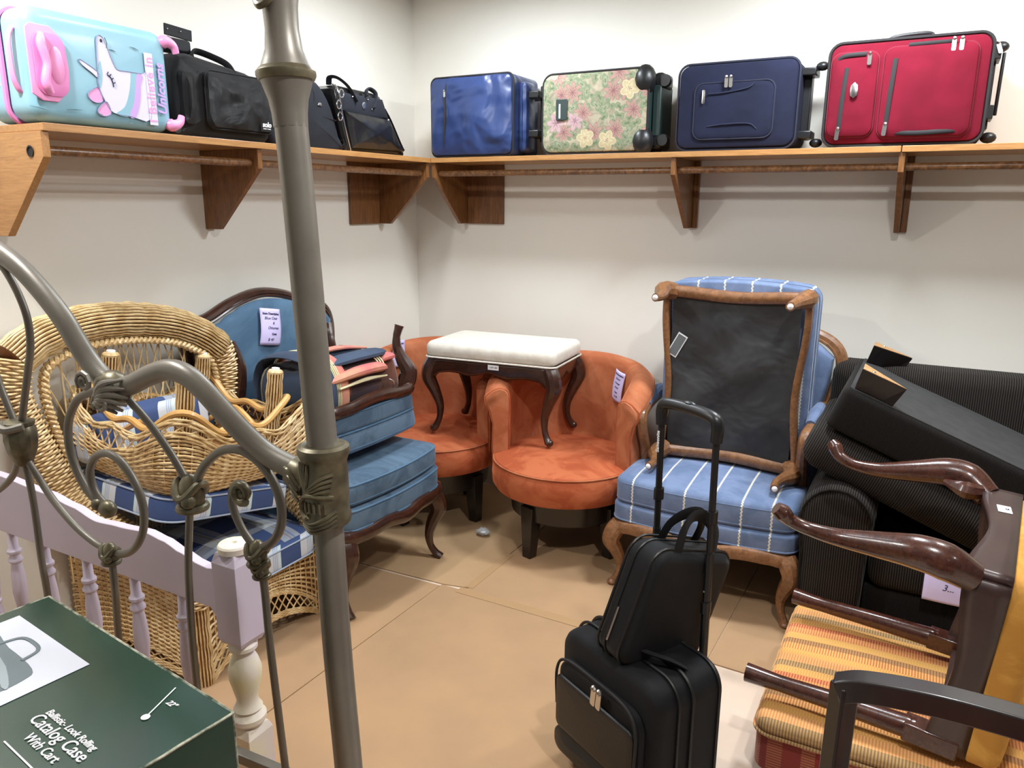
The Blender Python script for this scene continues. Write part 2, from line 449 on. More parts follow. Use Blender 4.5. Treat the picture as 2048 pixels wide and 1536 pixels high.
# ---- child's hard case with a unicorn print, facing +x (rz=90: local x = along the wall, -y = out)
m_aqua = plain('aqua_shell', (140, 186, 202), .36, var=(132, 178, 196), vscale=5, coat=.1)
m_pink = plain('pink_plastic', (244, 158, 208), .35)
m_pinkz = plain('pink_zipper', (234, 140, 200), .6)
m_pk2 = plain('pink_print', (226, 158, 206), .5)
m_lil = plain('lilac_print', (216, 212, 236), .5)
m_pur = plain('purple_print', (196, 160, 218), .5)
m_out = plain('grey_outline', (130, 138, 172), .5)
m_lash = plain('eyelash_black', (20, 22, 30), .5)
m_scuff = plain('grey_scuff', (96, 130, 140), .7)
W, H, D = .435, .293, .205
t = thing('suitcase', 'aqua and pink unicorn suitcase lying on its side at the left end of the shelf', 'suitcase', (.095, -1.9175, ZS+.004), R(90))
m = M(); o = dens(rrect(W, H, .045, 8), .03)
m.prism(o, rp(D*.52, .03, 5, .008), mt=TR((0, 0, H/2)) @ TR((0, .02, 0)) @ FR); obj('rear_shell', m, m_aqua, t)
m = M(); m.prism(o, rp(D*.52, .008, 5, .034), crown=.003, mt=TR((0, 0, H/2)) @ TR((0, -D*.48, 0)) @ FR); obj('front_shell', m, m_aqua, t)
m = M(); ring(m, scl(inset(rrect(W, H, .045, 8), -.002), 0, H/2), -.088, .0075); obj('zip_band', m, m_pinkz, t)
F = -D*1.0-.001        # front face depth
def flat(poly, z, mat, name, par, thick=.0008, y=F-.003):
    return obj(name, M().prism(poly, [(0, 0), (0, thick)], rings=1, mt=TR((0, y-z, 0)) @ FR), mat, par, flat=True)
def U(px, py):     # picture place on the case face: px 0..1 left-right, py 0..1 bottom-top
    return (-W/2+(1.09*px-.115)*W, py*H*.96+.004)
def upoly(pts, k=5): return [(p[0], p[1]) for p in sm([(*U(*q), 0) for q in pts], k, closed=True)]
def ccw(p):
    a = sum(p[i][0]*p[(i+1) % len(p)][1]-p[(i+1) % len(p)][0]*p[i][1] for i in range(len(p)))
    return p if a > 0 else p[::-1]
def fillpoly(pts, y, mat, name, par, k=5):
    """flat printed patch of any outline (triangulated)"""
    from mathutils.geometry import tessellate_polygon
    p = ccw(upoly(pts, k) if k else [U(*q) for q in pts])
    vs = [Vector((a, F-.003-y, b)) for a, b in p]
    tr = tessellate_polygon([vs])
    me = M(); me.add(vs, [tuple(x) for x in tr])
    # give it a little thickness
    o = obj(name, me, mat, par, flat=True)
    md = o.modifiers.new('thick', 'SOLIDIFY'); md.thickness = .0006; return o
def line(pts, y, r, mat, name, par, closed=False, k=5):
    P = sm([(*U(*q), 0) for q in pts], k, closed)
    return obj(name, M().tube([(p[0], F-.003-y, p[1]) for p in P], r, 6, closed=closed), mat, par)
head = [(.535, .86), (.56, .85), (.58, .78), (.60, .68), (.62, .60), (.64, .56), (.70, .56), (.80, .56), (.84, .555), (.84, .11), (.70, .115), (.585, .13), (.545, .20), (.51, .33), (.50, .42), (.505, .52), (.51, .62), (.515, .74), (.52, .82)]
fillpoly(head, .0005, m_lil, 'unicorn_print', t, 3)
line(head, .0012, .0010, m_out, 'print_outline', t, True, 3)
fillpoly([(.60, .125), (.66, .20), (.70, .34), (.72, .47), (.73, .558), (.765, .558), (.755, .42), (.73, .27), (.70, .115)], .0011, m_aqua, 'print_mane_blue', t, 3)
fillpoly([(.69, .115), (.73, .27), (.75, .42), (.77, .558), (.81, .53), (.79, .44), (.775, .28), (.735, .115)], .0013, m_pur, 'print_mane_purple', t, 3)
fillpoly([(.505, .40), (.512, .55), (.53, .62), (.535, .52), (.53, .44), (.515, .36)], .0011, m_aqua, 'print_cheek', t, 3)
fillpoly([(.395, .60), (.42, .585), (.505, .51), (.50, .455), (.47, .49), (.41, .555)], .0011, m_lil, 'horn_print', t, 3)
line([(.395, .60), (.42, .59), (.505, .51), (.50, .455), (.47, .49), (.41, .555)], .0015, .0010, m_out, 'horn_outline', t, True, 3)
for ear in ([(.50, .355), (.47, .345), (.43, .29), (.44, .235), (.48, .21), (.52, .24)], [(.545, .23), (.51, .20), (.48, .14), (.49, .10), (.53, .09), (.565, .13)]):
    fillpoly(ear, .0011, m_pk2, 'ear_print', t, 3); line(ear, .0015, .0011, m_out, 'ear_outline', t, True, 3)
line([(.567, .495), (.585, .475), (.597, .43), (.60, .385)], .0016, .0016, m_lash, 'eyelash', t)
for a, b, c, d in ((.565, .50, .575, .525), (.578, .483, .592, .505), (.59, .455, .604, .47), (.597, .42, .614, .43)):
    line([(a, b), (c, d)], .0016, .0014, m_lash, 'eyelash', t, k=1)
line([(.573, .85), (.585, .80), (.58, .76)], .0016, .0010, m_lash, 'mouth_print', t)
obj('nostril_print', M().ball((*[U(.55, .815)[0]], F-.0045, U(.55, .815)[1]), (.004, .0008, .005), 10), m_lash, t)
def ut(s, px, py, size, mat, nm, **kw):
    x, z = U(px, py)
    text(nm, s, size, mat, t, TR((x, F-.0048, z)) @ RX(90) @ RZ(90), **kw)
fillpoly([(.83, .05), (.83, .78), (.888, .78), (.888, .05)], .0018, m_lil, 'slogan_patch', t, 0)
ut('I Believe in', .860, .41, .037, m_pk2, 'slogan_text', bold=.0006, space=1.12)
ut('Unicorns', .936, .43, .040, m_pur, 'slogan_text', bold=.0012, shear=.2)
# moulded grip recess and telescopic handle on the front, carrying handle at the side
m = M(); m.prism(dens([(-.057, -.068), (-.03, -.082), (.012, -.082), (.035, -.06), (.048, -.03), (.050, .0), (.046, .04), (.03, .07), (.008, .086), (-.045, .086), (-.057, .075)], .02), rp(.006, .002, 3), mt=TR((-.162, F+.001, .146)) @ Matrix.Scale(1.14, 4, (0, 0, 1)) @ FR); obj('grip_plate', m, m_pink, t)
m = M(); m.prism(dens(rrect(.088, .14, .03, 6), .02), rp(.003, .001, 2), mt=TR((-.162, F-.0055, .146)) @ Matrix.Scale(1.14, 4, (0, 0, 1)) @ FR); obj('grip_recess', m, plain('pink_recess', (232, 134, 194), .4), t)
m = M(); m.tube(sm([(-.182, F-.012, .222), (-.186, F-.015, .19), (-.178, F-.016, .146), (-.186, F-.015, .10), (-.174, F-.012, .072)], 6), [.008, .012, .0115, .010, .0115, .012, .009], 12); obj('pull_handle', m, m_pink, t)
m = M(); m.ball((-.147, F-.007, .146), (.022, .007, .050), 16); obj('thumb_bowl', m, m_pink, t)
m = M(); m.tube(sm([(-.217, F+.05, .235), (-.226, F+.047, .228), (-.236, F+.045, .205), (-.238, F+.045, .16), (-.236, F+.045, .11), (-.226, F+.047, .082), (-.217, F+.05, .074)], 6), .0085, 10, flat=.6); obj('carry_handle', m, m_pink, t)
for z, s in ((.272, 1), (.020, -1)):
    m = M(); m.tube(sm([(.196, F+.02, z-.010*s), (.214, F+.004, z-.004*s), (.234, F-.002, z-.014*s), (.243, F-.002, z-.034*s)], 6), [.014, .020, .015, .012, .010], 12)
    wh = obj('wheel_bracket', m, m_pink, t)
    obj('wheel', M().lathe([(.004, -.009), (.017, -.009), (.020, -.005), (.020, .005), (.017, .009), (.004, .009)], 20, TR((.238, F+.026, z-.001 if s > 0 else z+.001)) @ RX(90)), m_blackplastic, t)
m = M()
for px, py, L, a in ((.34, .12, .05, 4), (.50, .10, .03, -20), (.13, .10, .05, -8), (.77, .80, .03, -12), (.95, .20, .008, -50), (.30, .40, .010, 60), (.30, .41, .010, -20), (.62, .74, .02, -10), (.70, .045, .01, 20)):
    x, z = U(px, py); m.tube([(x-L/2*cos(R(a)), F-.003, z-L/2*sin(R(a))), (x, F-.0035, z+.001), (x+L/2*cos(R(a)), F-.003, z+L/2*sin(R(a)))], [.0004, .0013, .0004], 5)
obj('scuff_marks', m, m_scuff, t)
m = M().box((-.2185, -.05, .14), (.002, .03, .09)); obj('white_tag', m, m_whitecard, t)

# ---- black soft bags on the left shelf
def softbag(label, name, loc, rz, outline, d, mat, cat='bag', mt=None, edge=.03, crown=.012, warpseed=0):
    t = thing(name, label, cat, loc, rz)
    m = M(); o = dens(ccw(outline), .03)
    m.prism(o, rp(d, edge, 4), crown=crown, rings=6, mt=FR)
    b = obj('body', m, mat, t)
    return t, b
m_blk2 = fabric('black_polyester', (42, 42, 44), (30, 30, 32), .5, vscale=4, weave=600, sheen=.15, bstr=.8)
m_blk3 = fabric('black_ballistic', (38, 40, 48), (30, 32, 38), .7, weave=900, sheen=.1)
m_leather = plain('black_leather', (26, 26, 28), .28, var=(20, 20, 22), vscale=8, bscale=14, bstr=.6, bdist=.006, coat=.25)
def sm2(pts, k=4): return [(p[0], p[1]) for p in sm([(a, b, 0) for a, b in pts], k, closed=True)]
def crumple(m, amp, sc=14, seed=0, axis=1):
    """push vertices along y with soft folds"""
    from mathutils import noise
    out = []
    for v in m.v:
        n = noise.noise(Vector((v[0]*sc+seed, v[1]*sc*.4, v[2]*sc)))+.5*noise.noise(Vector((v[0]*sc*2.3+seed, 3, v[2]*sc*2.3)))
        q = list(v); q[axis] += n*amp; out.append(tuple(q))
    m.v = out; return m
def rectgrid(w, h, d, r, cx, cz, y, mt=None, n=16, edge=.02, puff=.012):
    """pillow pocket: rounded rectangle puffed outwards (towards -y)"""
    m = M(); o = dens(rrect(w, h, r, 5), .02)
    m.prism(o, rp(d, .001, 2, edge), crown=puff, rings=8, mt=TR((cx, y, cz)) @ FR); return m
duf = [(-.205, .0), (-.215, .10), (-.21, .20), (-.19, .255), (-.14, .262), (.10, .235), (.165, .215), (.19, .17), (.19, .02), (.17, 0)]
t, b = softbag('black soft travel bag with slouchy front pocket beside the unicorn suitcase', 'travel_bag', (.085, -1.442, ZS+.002), R(90), duf, .17, m_blk2)
m = rectgrid(.29, .185, .03, .03, .04, .125, -.168, edge=.02, puff=.014); crumple(m, .016, 13, 3); obj('front_pocket', m, m_blk2, t)
m = M(); o = rrect(.29, .185, .03, 5); m.tube([(a+.04, -.186, c+.125) for a, c in dens(o, .02)], .003, 6, closed=True); obj('pocket_piping', m, m_black, t)
m = rectgrid(.06, .17, .02, .02, -.165, .12, -.166, puff=.01); crumple(m, .005, 18, 9); obj('end_pocket', m, m_blk2, t)
m = M().tube(sm([(-.12, -.165, .20), (-.11, -.14, .262), (-.06, -.10, .285), (.0, -.11, .275), (.04, -.14, .25), (.05, -.165, .20)], 6), .012, 8, flat=.25); obj('carry_strap', m, m_black, t)
m = M().box((-.135, -.09, .289), (.10, .05, .045)); obj('handle_wrap', crumple(m, .0), m_black, t, bev=.01)
m = M().box((-.14, -.10, .325), (.105, .006, .035), mt=TR((0, 0, 0)) @ RY(3)); obj('luggage_tag', m, m_black, t, bev=.002)
for xx in (-.165, -.115): obj('snap', M().ball((xx, -.104, .335), .003, 8), m_metal, t)
text('logo_text', 'solo', .024, m_whitecard, t, TR((.142, -.2005, .062)) @ RX(90), bold=.0008, shear=.15)
text('logo_text', 'NEW YORK', .006, m_whitecard, t, TR((.142, -.2005, .048)) @ RX(90), space=1.2)
obj('logo_patch', M().box((.142, -.198, .058), (.056, .003, .040)), m_black, t, bev=.002)
# rounded-top black computer case
o2 = [(-.17, 0), (-.17, .20), (-.14, .245), (-.06, .262), (.05, .262), (.10, .245), (.16, .17), (.20, .06), (.21, .0)]
t, b = softbag('black padded computer case with round top behind the bed post', 'computer_case', (.07, -1.045, ZS+.002), R(90), sm2(o2, 3), .16, m_blk3, edge=.025)
m = M().tube(sm([(-.16, -.162, .125), (.02, -.168, .13), (.18, -.158, .118)], 6), .0035, 6); obj('flap_seam', m, m_black, t)
m = M().tube(sm([(.02, -.166, .13), (.05, -.166, .20), (.03, -.150, .255)], 5), .0025, 6); obj('flap_piping', m, m_black, t)
m = M(); m.prism([(.012*cos(R(a)), .012*sin(R(a))) for a in range(0, 181, 20)], rp(.003, .001, 2), rings=2, mt=TR((.075, -.169, .165)) @ FR); obj('badge', m, m_metal, t)
m = M().tube(sm([(-.12, -.09, .25), (-.10, -.09, .285), (-.02, -.09, .288), (.0, -.09, .258)], 5), .011, 8, flat=.4); obj('carry_handle', m, m_black, t)
m = M().tube(sm([(.19, -.165, .012), (.215, -.165, .03), (.222, -.15, .05), (.21, -.12, .02)], 5), .003, 6); obj('bottom_trim', m, m_leather, t)
# black leather briefcase, leaning
o3 = [(-.225, .0), (-.285, .20), (-.292, .245), (-.26, .262), (-.03, .258), (.02, .250), (.045, .215), (.12, .10), (.185, .01), (.18, 0)]
t, b = softbag('glossy black leather briefcase sagging on the shelf next to the corner', 'briefcase', (.09, -.575, ZS+.002), R(90), o3, .13, m_leather, edge=.02)
m = M(); m.prism(dens(ccw([(-.215, .012), (-.255, .165), (.055, .155), (.155, .02)]), .02), rp(.03, .002, 2, .02), crown=.012, rings=8, mt=TR((0, -.128, 0)) @ FR); crumple(m, .005, 15, 5); obj('front_pocket', m, m_leather, t)
m = M(); m.prism(dens(ccw([(-.262, .165), (-.275, .235), (.02, .235), (.06, .16), (-.10, .152)]), .03), rp(.012, .001, 2, .006), crown=.003, rings=4, mt=TR((0, -.128, 0)) @ FR); obj('flap', m, m_blk3, t)
for dx in (0, .014):
    m = M().tube(sm([(-.235+dx, -.152, .005), (-.272+dx, -.152, .12), (-.298+dx, -.15, .235), (-.280+dx, -.12, .262)], 6), .003, 6); obj('zipper', m, m_metal if dx else m_zip, t)
m = M(); m.prism([(.013*cos(R(a)), .015*sin(R(a))) for a in range(0, 360, 30)], rp(.003, .001, 2), rings=2, mt=TR((-.115, -.143, .195)) @ FR); obj('badge', m, m_metal, t)
for xx, zz in ((-.165, .207), (-.065, .185), (-.19, .222), (-.09, .222)): obj('rivet', M().ball((xx, -.146, zz), .0035, 8), m_metal, t)
m = M(); m.tube(sm([(-.165, -.148, .205), (-.20, -.135, .26), (-.235, -.11, .292), (-.25, -.08, .295), (-.235, -.06, .27)], 6), .012, 8, flat=.3); obj('carry_handle', m, m_blk3, t)
m = M(); m.tube(sm([(-.10, -.148, .235), (-.09, -.14, .262), (-.04, -.12, .272), (-.02, -.135, .25), (-.055, -.148, .19)], 6), .011, 8, flat=.35); obj('carry_handle', m, m_blk3, t)
pull('zip_pull', t, .035, -.152, .150, rot=-25, s=.8)
for a, b_ in ((-.272, .225), (-.29, .18), (-.285, .135)): obj('strap_ring', M().tube([(a+.013*cos(q), -.158, b_+.016*sin(q)) for q in [2*pi*i/16 for i in range(16)]], .0028, 6, closed=True), m_metal, t)
m = M().tube(sm([(.055, -.12, .20), (.10, -.12, .15), (.165, -.12, .06), (.19, -.12, .03)], 6), .008, 6, flat=.3); obj('edge_strap', m, m_black, t)

# ---- cases on the right wall shelf, facing -y
m_bluesat = NT('blue_satin')
co = m_bluesat.coord((1, 1, 1))
nz = m_bluesat.noise(co, 5, 2, .5, .5)
m_bluesat.color(m_bluesat.ramp(nz, [(.3, rgb(34, 48, 88)), (.7, rgb(44, 62, 108))])); m_bluesat.set(.34, sheen=.1)
m_bluesat.bump(nz, 1.0, .05); m_bluesat = m_bluesat.m
t = thing('suitcase', 'shiny blue satin suitcase with wrinkled front next to the corner', 'suitcase', (.520, -.035, ZS+.006), 0)
W, H, D = .435, .348, .245
m = M(); m.prism(dens(rrect(W, H, .03, 5), .03), rp(D, .015, 4, .006), mt=TR((0, 0, H/2)) @ FR); crumple(m, .002, 12, 1); obj('body', m, m_bluesat, t)
m = rectgrid(W-.004, H-.006, .022, .03, 0, H/2, -D+.004, puff=.012, edge=.016); crumple(m, .008, 11, 4); obj('front_panel', m, m_bluesat, t)
m = M(); m.tube(sm([(-.115, -.278, .318), (-.118, -.285, .25), (-.118, -.285, .18), (-.125, -.283, .10), (-.127, -.279, .055)], 6), [.002, .007, .009, .007, .002], 8, flat=.35); obj('zip_slot', m, m_zip, t)
pull('zip_pull', t, -.117, -.288, .285, s=.8)
m = M(); ring(m, scl(rrect(W, H, .03, 5), 0, H/2), -D-.003, .004); obj('piping', m, m_zip, t)
m = M(); m.box((.262, -.12, .26), (.09, .12, .03)); m.box((.262, -.12, .095), (.09, .12, .03)); m.tube([(.30, -.12, .06), (.30, -.12, .30)], .012, 8); obj('wheel_frame', m, m_blackplastic, t, bev=.004)
m = rectgrid(.05, .30, .08, .02, .235, .165, -.12, puff=.01); crumple(m, .006, 14, 8); obj('side_gusset', m, m_bluesat, t)

# floral tapestry case
def floral():
    T = NT('floral_tapestry'); co = T.coord((1, 1, 1))
    wob = T.n('ShaderNodeVectorMath'); wob.operation = 'ADD'
    o = T.xyz(co); c2 = T.n('ShaderNodeCombineXYZ'); T.l(o[0], c2.inputs[0]); T.l(o[2], c2.inputs[1])
    base = T.ramp(T.noise(c2.outputs[0], 16, 4, .6, 1.5), [(.35, rgb(120, 118, 98)), (.5, rgb(154, 146, 124)), (.65, rgb(172, 162, 140))])
    def petals(src, scale, seed, petal, depth, rmax, cols, centre, prev, lo, hi):
        vo = T.n('ShaderNodeTexVoronoi'); vo.voronoi_dimensions = '2D'; vo.inputs['Scale'].default_value = 1; vo.inputs['Randomness'].default_value = .75
        sc = T.n('ShaderNodeVectorMath'); sc.operation = 'SCALE'; sc.inputs[3].default_value = scale; T.l(src, sc.inputs[0])
        ad = T.n('ShaderNodeVectorMath'); ad.operation = 'ADD'; ad.inputs[1].default_value = (seed, seed*1.7, 0); T.l(sc.outputs[0], ad.inputs[0])
        T.l(ad.outputs[0], vo.inputs['Vector'])
        df = T.n('ShaderNodeVectorMath'); df.operation = 'SUBTRACT'; T.l(ad.outputs[0], df.inputs[0]); T.l(vo.outputs['Position'], df.inputs[1])
        q = T.xyz(df.outputs[0]); cr = T.n('ShaderNodeSeparateColor'); T.l(vo.outputs['Color'], cr.inputs[0])
        ang = T.math('ARCTAN2', q[1], q[0]); ph = T.math('MULTIPLY', cr.outputs[0], 6.28)
        w_ = T.math('ABSOLUTE', T.math('COSINE', T.math('MULTIPLY', T.math('ADD', ang, ph), petal/2)))
        rad = T.math('MULTIPLY', T.math('ADD', T.math('MULTIPLY', w_, depth), 1-depth), rmax)
        d = T.math('DIVIDE', vo.outputs['Distance'], rad)
        fine = T.noise(src, 120, 2)
        dd = T.math('ADD', d, T.math('MULTIPLY', T.math('SUBTRACT', fine, .5), .35))
        col = T.ramp(T.math('ADD', T.math('MULTIPLY', dd, .8), T.math('MULTIPLY', T.math('SUBTRACT', w_, .6), -.25)), [(0, rgb(*centre)), (.18, rgb(*cols[0])), (.5, rgb(*cols[1])), (.8, rgb(*cols[0]))])
        mask = T.math('LESS_THAN', d, 1)
        sel = T.math('MULTIPLY', T.math('GREATER_THAN', cr.outputs[1], lo), T.math('LESS_THAN', cr.outputs[1], hi))
        return T.mix(T.math('MULTIPLY', mask, sel), prev, col)
    s = c2.outputs[0]
    c = petals(s, 26, 3.3, 2, .85, .62, ((104, 116, 88), (130, 140, 110)), (90, 100, 76), base, .1, .85)
    c = petals(s, 20, 8.1, 2, .9, .66, ((146, 150, 124), (112, 124, 96)), (90, 100, 76), c, .3, .9)
    c = petals(s, 13, 1.2, 8, .6, .60, ((142, 106, 100), (168, 136, 124)), (120, 80, 84), c, 0, .30)
    c = petals(s, 11, 5.7, 5, .35, .46, ((196, 184, 148), (176, 162, 128)), (146, 116, 100), c, .25, .55)
    c = petals(s, 12, 9.4, 6, .5, .52, ((160, 128, 134), (178, 152, 150)), (120, 92, 104), c, .6, .85)
    T.color(c); T.set(.9, sheen=.1); T.bump(T.noise(co, 260, 2), .25, .001); return T.m
m_floral = floral()
m_dgreen = plain('dark_green_vinyl', (34, 52, 50), .45)
t = thing('suitcase', 'floral tapestry suitcase with black corner wheels on the right shelf', 'suitcase', (1.118, -.035, ZS+.006), 0)
W, H, D = .475, .325, .235
m = M(); m.prism(dens(rrect(W, H, .045, 6), .03), rp(D, .012, 3), mt=TR((0, 0, H/2)) @ FR); obj('body', m, m_dgreen, t)
m = M(); m.prism(dens(rrect(W-.006, H-.008, .043, 6), .03), rp(.022, .001, 2, .012), crown=.006, rings=5, mt=TR((0, -D+.004, H/2)) @ FR); obj('front_panel', m, m_floral, t)
m = M(); ring(m, scl(rrect(W, H, .045, 6), 0, H/2), -D-.006, .0045); obj('piping', m, m_zip, t)
m = M(); m.box((-.139, -.2625, .178), (.052, .004, .085)); obj('address_window', m, m_dgreen, t, bev=.003)
m = M(); m.box((-.1465, -.2650, .172), (.007, .002, .058)); obj('address_card', m, m_whitecard, t)
for z, s in ((H-.045, 1), (.042, -1)):
    m = M(); m.ball((.214, -.222, z), (.046, .046, .060), 16); obj('corner_guard', m, m_blackplastic, t)
    m = M(); m.box((.262, -.13, z+.0*s), (.045, .13, .060)); obj('wheel_housing', m, m_blackplastic, t, bev=.014)
    m = M(); m.lathe([(.004, -.012), (.022, -.012), (.025, -.007), (.025, .007), (.022, .012), (.004, .012)], 20, TR((.288, -.185, z-.004*s)) @ RX(90)); obj('wheel', m, m_blackplastic, t)
m = M(); m.box((.258, -.12, H/2), (.035, .15, .20)); obj('base_plate', m, m_dgreen, t, bev=.004)
m = M(); m.box((-.245, -.16, .10), (.022, .05, .06)); m.box((-.245, -.16, .26), (.022, .05, .05)); m.tube([(-.252, -.165, .08), (-.252, -.165, .28)], .008, 8); obj('pull_handle', m, m_blackplastic, t, bev=.003)
obj('price_sticker', M().box((-.262, -.172, .195), (.0045, .014, .022)), m_whitecard, t)

# navy case
m_navy = fabric('navy_canvas', (28, 32, 56), (23, 27, 48), .8, weave=800, sheen=.03)
t = thing('suitcase', 'navy fabric suitcase with front pocket and two silver zip pulls', 'suitcase', (1.705, -.035, ZS+.006), 0)
W, H, D = .455, .320, .225
case_body(t, W, H, D, .042, m_navy, .012)
m = M(); m.prism(dens(rrect(W-.01, H-.012, .038, 6), .03), rp(.028, .001, 2, .014), crown=.004, rings=4, mt=TR((0, -D+.004, H/2)) @ FR); obj('front_panel', m, m_navy, t)
m = rectgrid(.30, .205, .010, .035, -.005, .142, -D-.024, edge=.009, puff=.006); crumple(m, .003, 14, 2); obj('front_pocket', m, m_navy, t)
m = M(); ring(m, scl(rrect(.302, .207, .035, 6), -.005, .142), -.254, .0035); ring(m, scl(rrect(W, H, .042, 6), 0, H/2), -D-.010, .0045); obj('piping', m, plain('navy_trim', (24, 28, 48), .7), t)
m_seam = plain('navy_seam', (26, 30, 56), .8); m = M(); m.tube(sm([(-.10, -.264, .205), (-.02, -.267, .208), (.05, -.266, .22), (.07, -.262, .235)], 5), .0022, 6); obj('pocket_seam', m, m_seam, t); m = M(); m.tube(sm([(-.10, -.262, .085), (-.02, -.267, .092), (.06, -.264, .09), (.09, -.262, .07)], 5), .0022, 6); obj('pocket_seam', m, m_seam, t)
for dx in (-.033, -.016): pull('zip_pull', t, dx, -.268, .262, s=1.1)
m = M(); m.prism(dens(rrect(.011, .052, .005, 4), .02), rp(.004, .001, 2), rings=1, mt=TR((-.119, -.264, .195)) @ FR); obj('badge', m, m_metal, t)
m = M(); m.box((.245, -.13, .275), (.06, .10, .028)); m.box((.245, -.13, .05), (.06, .10, .028)); m.box((.24, -.10, .16), (.03, .06, .25)); obj('wheel_frame', m, m_blackplastic, t, bev=.004)
for z in (.298, .022): obj('wheel', M().ball((.287, -.12, z), (.024, .02, .017), 12), m_blackplastic, t)

# red case
m_red = fabric('crimson_canvas', (118, 12, 38), (104, 9, 32), .85, weave=800, sheen=.02)
t = thing('suitcase', 'large crimson suitcase with two front pockets at the right end of the shelf', 'suitcase', (2.283, -.035, ZS+.006), 0)
W, H, D = .505, .350, .235
case_body(t, W, H, D, .042, m_red, .012)
m = M(); m.prism(dens(rrect(W-.01, H-.012, .038, 6), .03), rp(.020, .001, 2, .012), crown=.003, rings=3, mt=TR((0, -D+.004, H/2)) @ FR); obj('front_panel', m, m_red, t)
for cx, w_, cz, h_ in ((-.165, .155, .172, .285), (.070, .285, .172, .300)):
    m = rectgrid(w_, h_, .020, .032, cx, cz, -D-.014, edge=.014, puff=.008); crumple(m, .002, 10, cx); obj('front_pocket', m, m_red, t)
    m = M(); ring(m, scl(rrect(w_, h_, .032, 6), cx, cz), -.254, .003); obj('pocket_piping', m, plain('dark_red_seam', (110, 14, 36), .8), t)
for x, z0, z1 in ((-.198, .050, .262), (.005-.05, .060, .282)):
    m = M(); m.tube([(x, -.274, z0), (x+.004, -.279, (z0+z1)/2), (x+.010, -.275, z1)], .0075, 8, flat=.25, up=(0, 1, 0)); obj('zip_strip', m, m_zip, t)
    pull('zip_pull', t, x, -.282, z0+.008, rot=4, s=1.15)
m = M(); m.tube(sm([(-.232, -.262, .28), (-.20, -.272, .302), (-.13, -.272, .305)], 5), .007, 8, flat=.35, up=(0, 1, 0)); obj('zipper', m, m_zip, t); m = M(); m.tube(sm([(-.03, -.266, .04), (.06, -.272, .035), (.17, -.268, .040)], 5), .008, 8, flat=.35, up=(0, 1, 0)); obj('zipper', m, m_zip, t); m = M(); m.tube(sm([(0, -.262, .325), (.08, -.262, .326), (.14, -.262, .326)], 4), .006, 8, flat=.35, up=(0, 1, 0)); obj('zipper', m, m_zip, t)
for x in (-.118,): pull('zip_pull', t, x, -.276, .305, s=1.1)
for x in (.135, .158): pull('zip_pull', t, x, -.268, .332, s=1.1)
m = M(); ring(m, scl(rrect(W, H, .042, 6), 0, H/2), -D-.006, .0055); ring(m, scl(rrect(W, H, .042, 6), 0, H/2), -.06, .004); obj('piping', m, m_zip, t)
m = M(); m.prism(dens([(0, -.026), (.012, -.018), (.014, 0), (.012, .018), (0, .026), (-.010, .018), (-.012, 0), (-.010, -.018)], .01), rp(.004, .001, 2), rings=1, mt=TR((-.158, -.282, .185)) @ FR); obj('badge', m, m_metal, t)
m = M(); m.tube(sm([(-.07, -.17, .350), (-.06, -.17, .366), (0, -.17, .372), (.06, -.17, .370), (.07, -.17, .352)], 6), [.005, .007, .009, .009, .009, .007, .005], 8); obj('carry_handle', m, m_blackplastic, t)
m = M(); m.box((.262, -.15, .285), (.03, .12, .035)); m.box((.262, -.15, .10), (.03, .12, .045)); m.tube([(.283, -.18, .09), (.286, -.18, .29)], .006, 8); m.box((.258, -.10, .18), (.018, .10, .26)); obj('wheel_frame', m, m_blackplastic, t, bev=.004)
for z in (.316, .022): obj('wheel', M().ball((.275, -.13, z), (.026, .02, .019), 12), m_blackplastic, t)
pull('zip_pull', t, .262, -.225, .315, rot=-20, s=1.0)
obj('price_sticker', M().box((-.2555, -.10, .205), (.002, .02, .018)), m_whitecard, t)
# ================================================================ furniture helpers
def cabriole(top, foot, out, r0=.03, r1=.012, k=6, n=10, knee=.03, toe=.02):
    """S-curved leg from top (rail) to foot; out = outward xy direction"""
    T = Vector(top); F = Vector(foot); o = Vector((out[0], out[1], 0)).normalized(); m = M()
    pts = []
    for t, d in ((0, 0), (.12, knee*.7), (.26, knee), (.45, knee*.25), (.65, -knee*.35), (.82, -knee*.25), (.93, toe*.3), (1, toe)):
        pts.append(T.lerp(F, t)+o*d)
    rr = [r0, r0*1.05, r0*.98, r0*.75, r0*.55, r1*1.05, r1*1.15, r1*1.35]
    P = sm(pts, k); m.tube(P, rr, n); return m
def surf_tube(m, pts, r, n=6, closed=False): return m.tube(sm(pts, 5, closed), r, n, closed=closed)
def cushion(w, d, h, r=.05, edge=None, crown=.03, mt=None, n=6, bottom=0.01, den=.03):
    edge = edge if edge is not None else min(h*.35, .03)
    m = M(); m.prism(dens(rrect(w, d, r, n), den), rp(h, edge, 4), crown=crown, rings=7, mt=mt, bottom=bottom); return m
def piping(w, d, r, z, rad=.0035, mt=None):
    return M().tube([(a, b, z) for a, b in dens(rrect(w, d, r, 6), .03)], rad, 6, closed=True, mt=mt)
def paper(parent, mt, w, h, lines, label_mat=m_lilac, curl=.006):
    """bent paper note; lines = (text, size, x, y, bold)"""
    m = M(); f = lambda u, v: ((u-.5)*w, (v-.5)*h, curl*sin(pi*u)+curl*.6*sin(pi*v*1.3))
    m.grid(f, 10, 12, mt=mt)
    p = obj('price_note', m, label_mat, parent, thick=.0008)
    for s, sz, x, y, b in lines:
        me = text_mesh(s, sz, depth=.0003, bold=b, shear=.0 if b > .0003 else .25)
        for v in me.vertices:
            X = v.co.x+x; Y = v.co.y+y; v.co.x = X; v.co.y = Y
            v.co.z += curl*sin(pi*(X/w+.5))+curl*.6*sin(pi*(Y/h+.5)*1.3)+.0012
        me.transform(mt); obj('note_text', me, m_ink, p, flat=True)
    return p

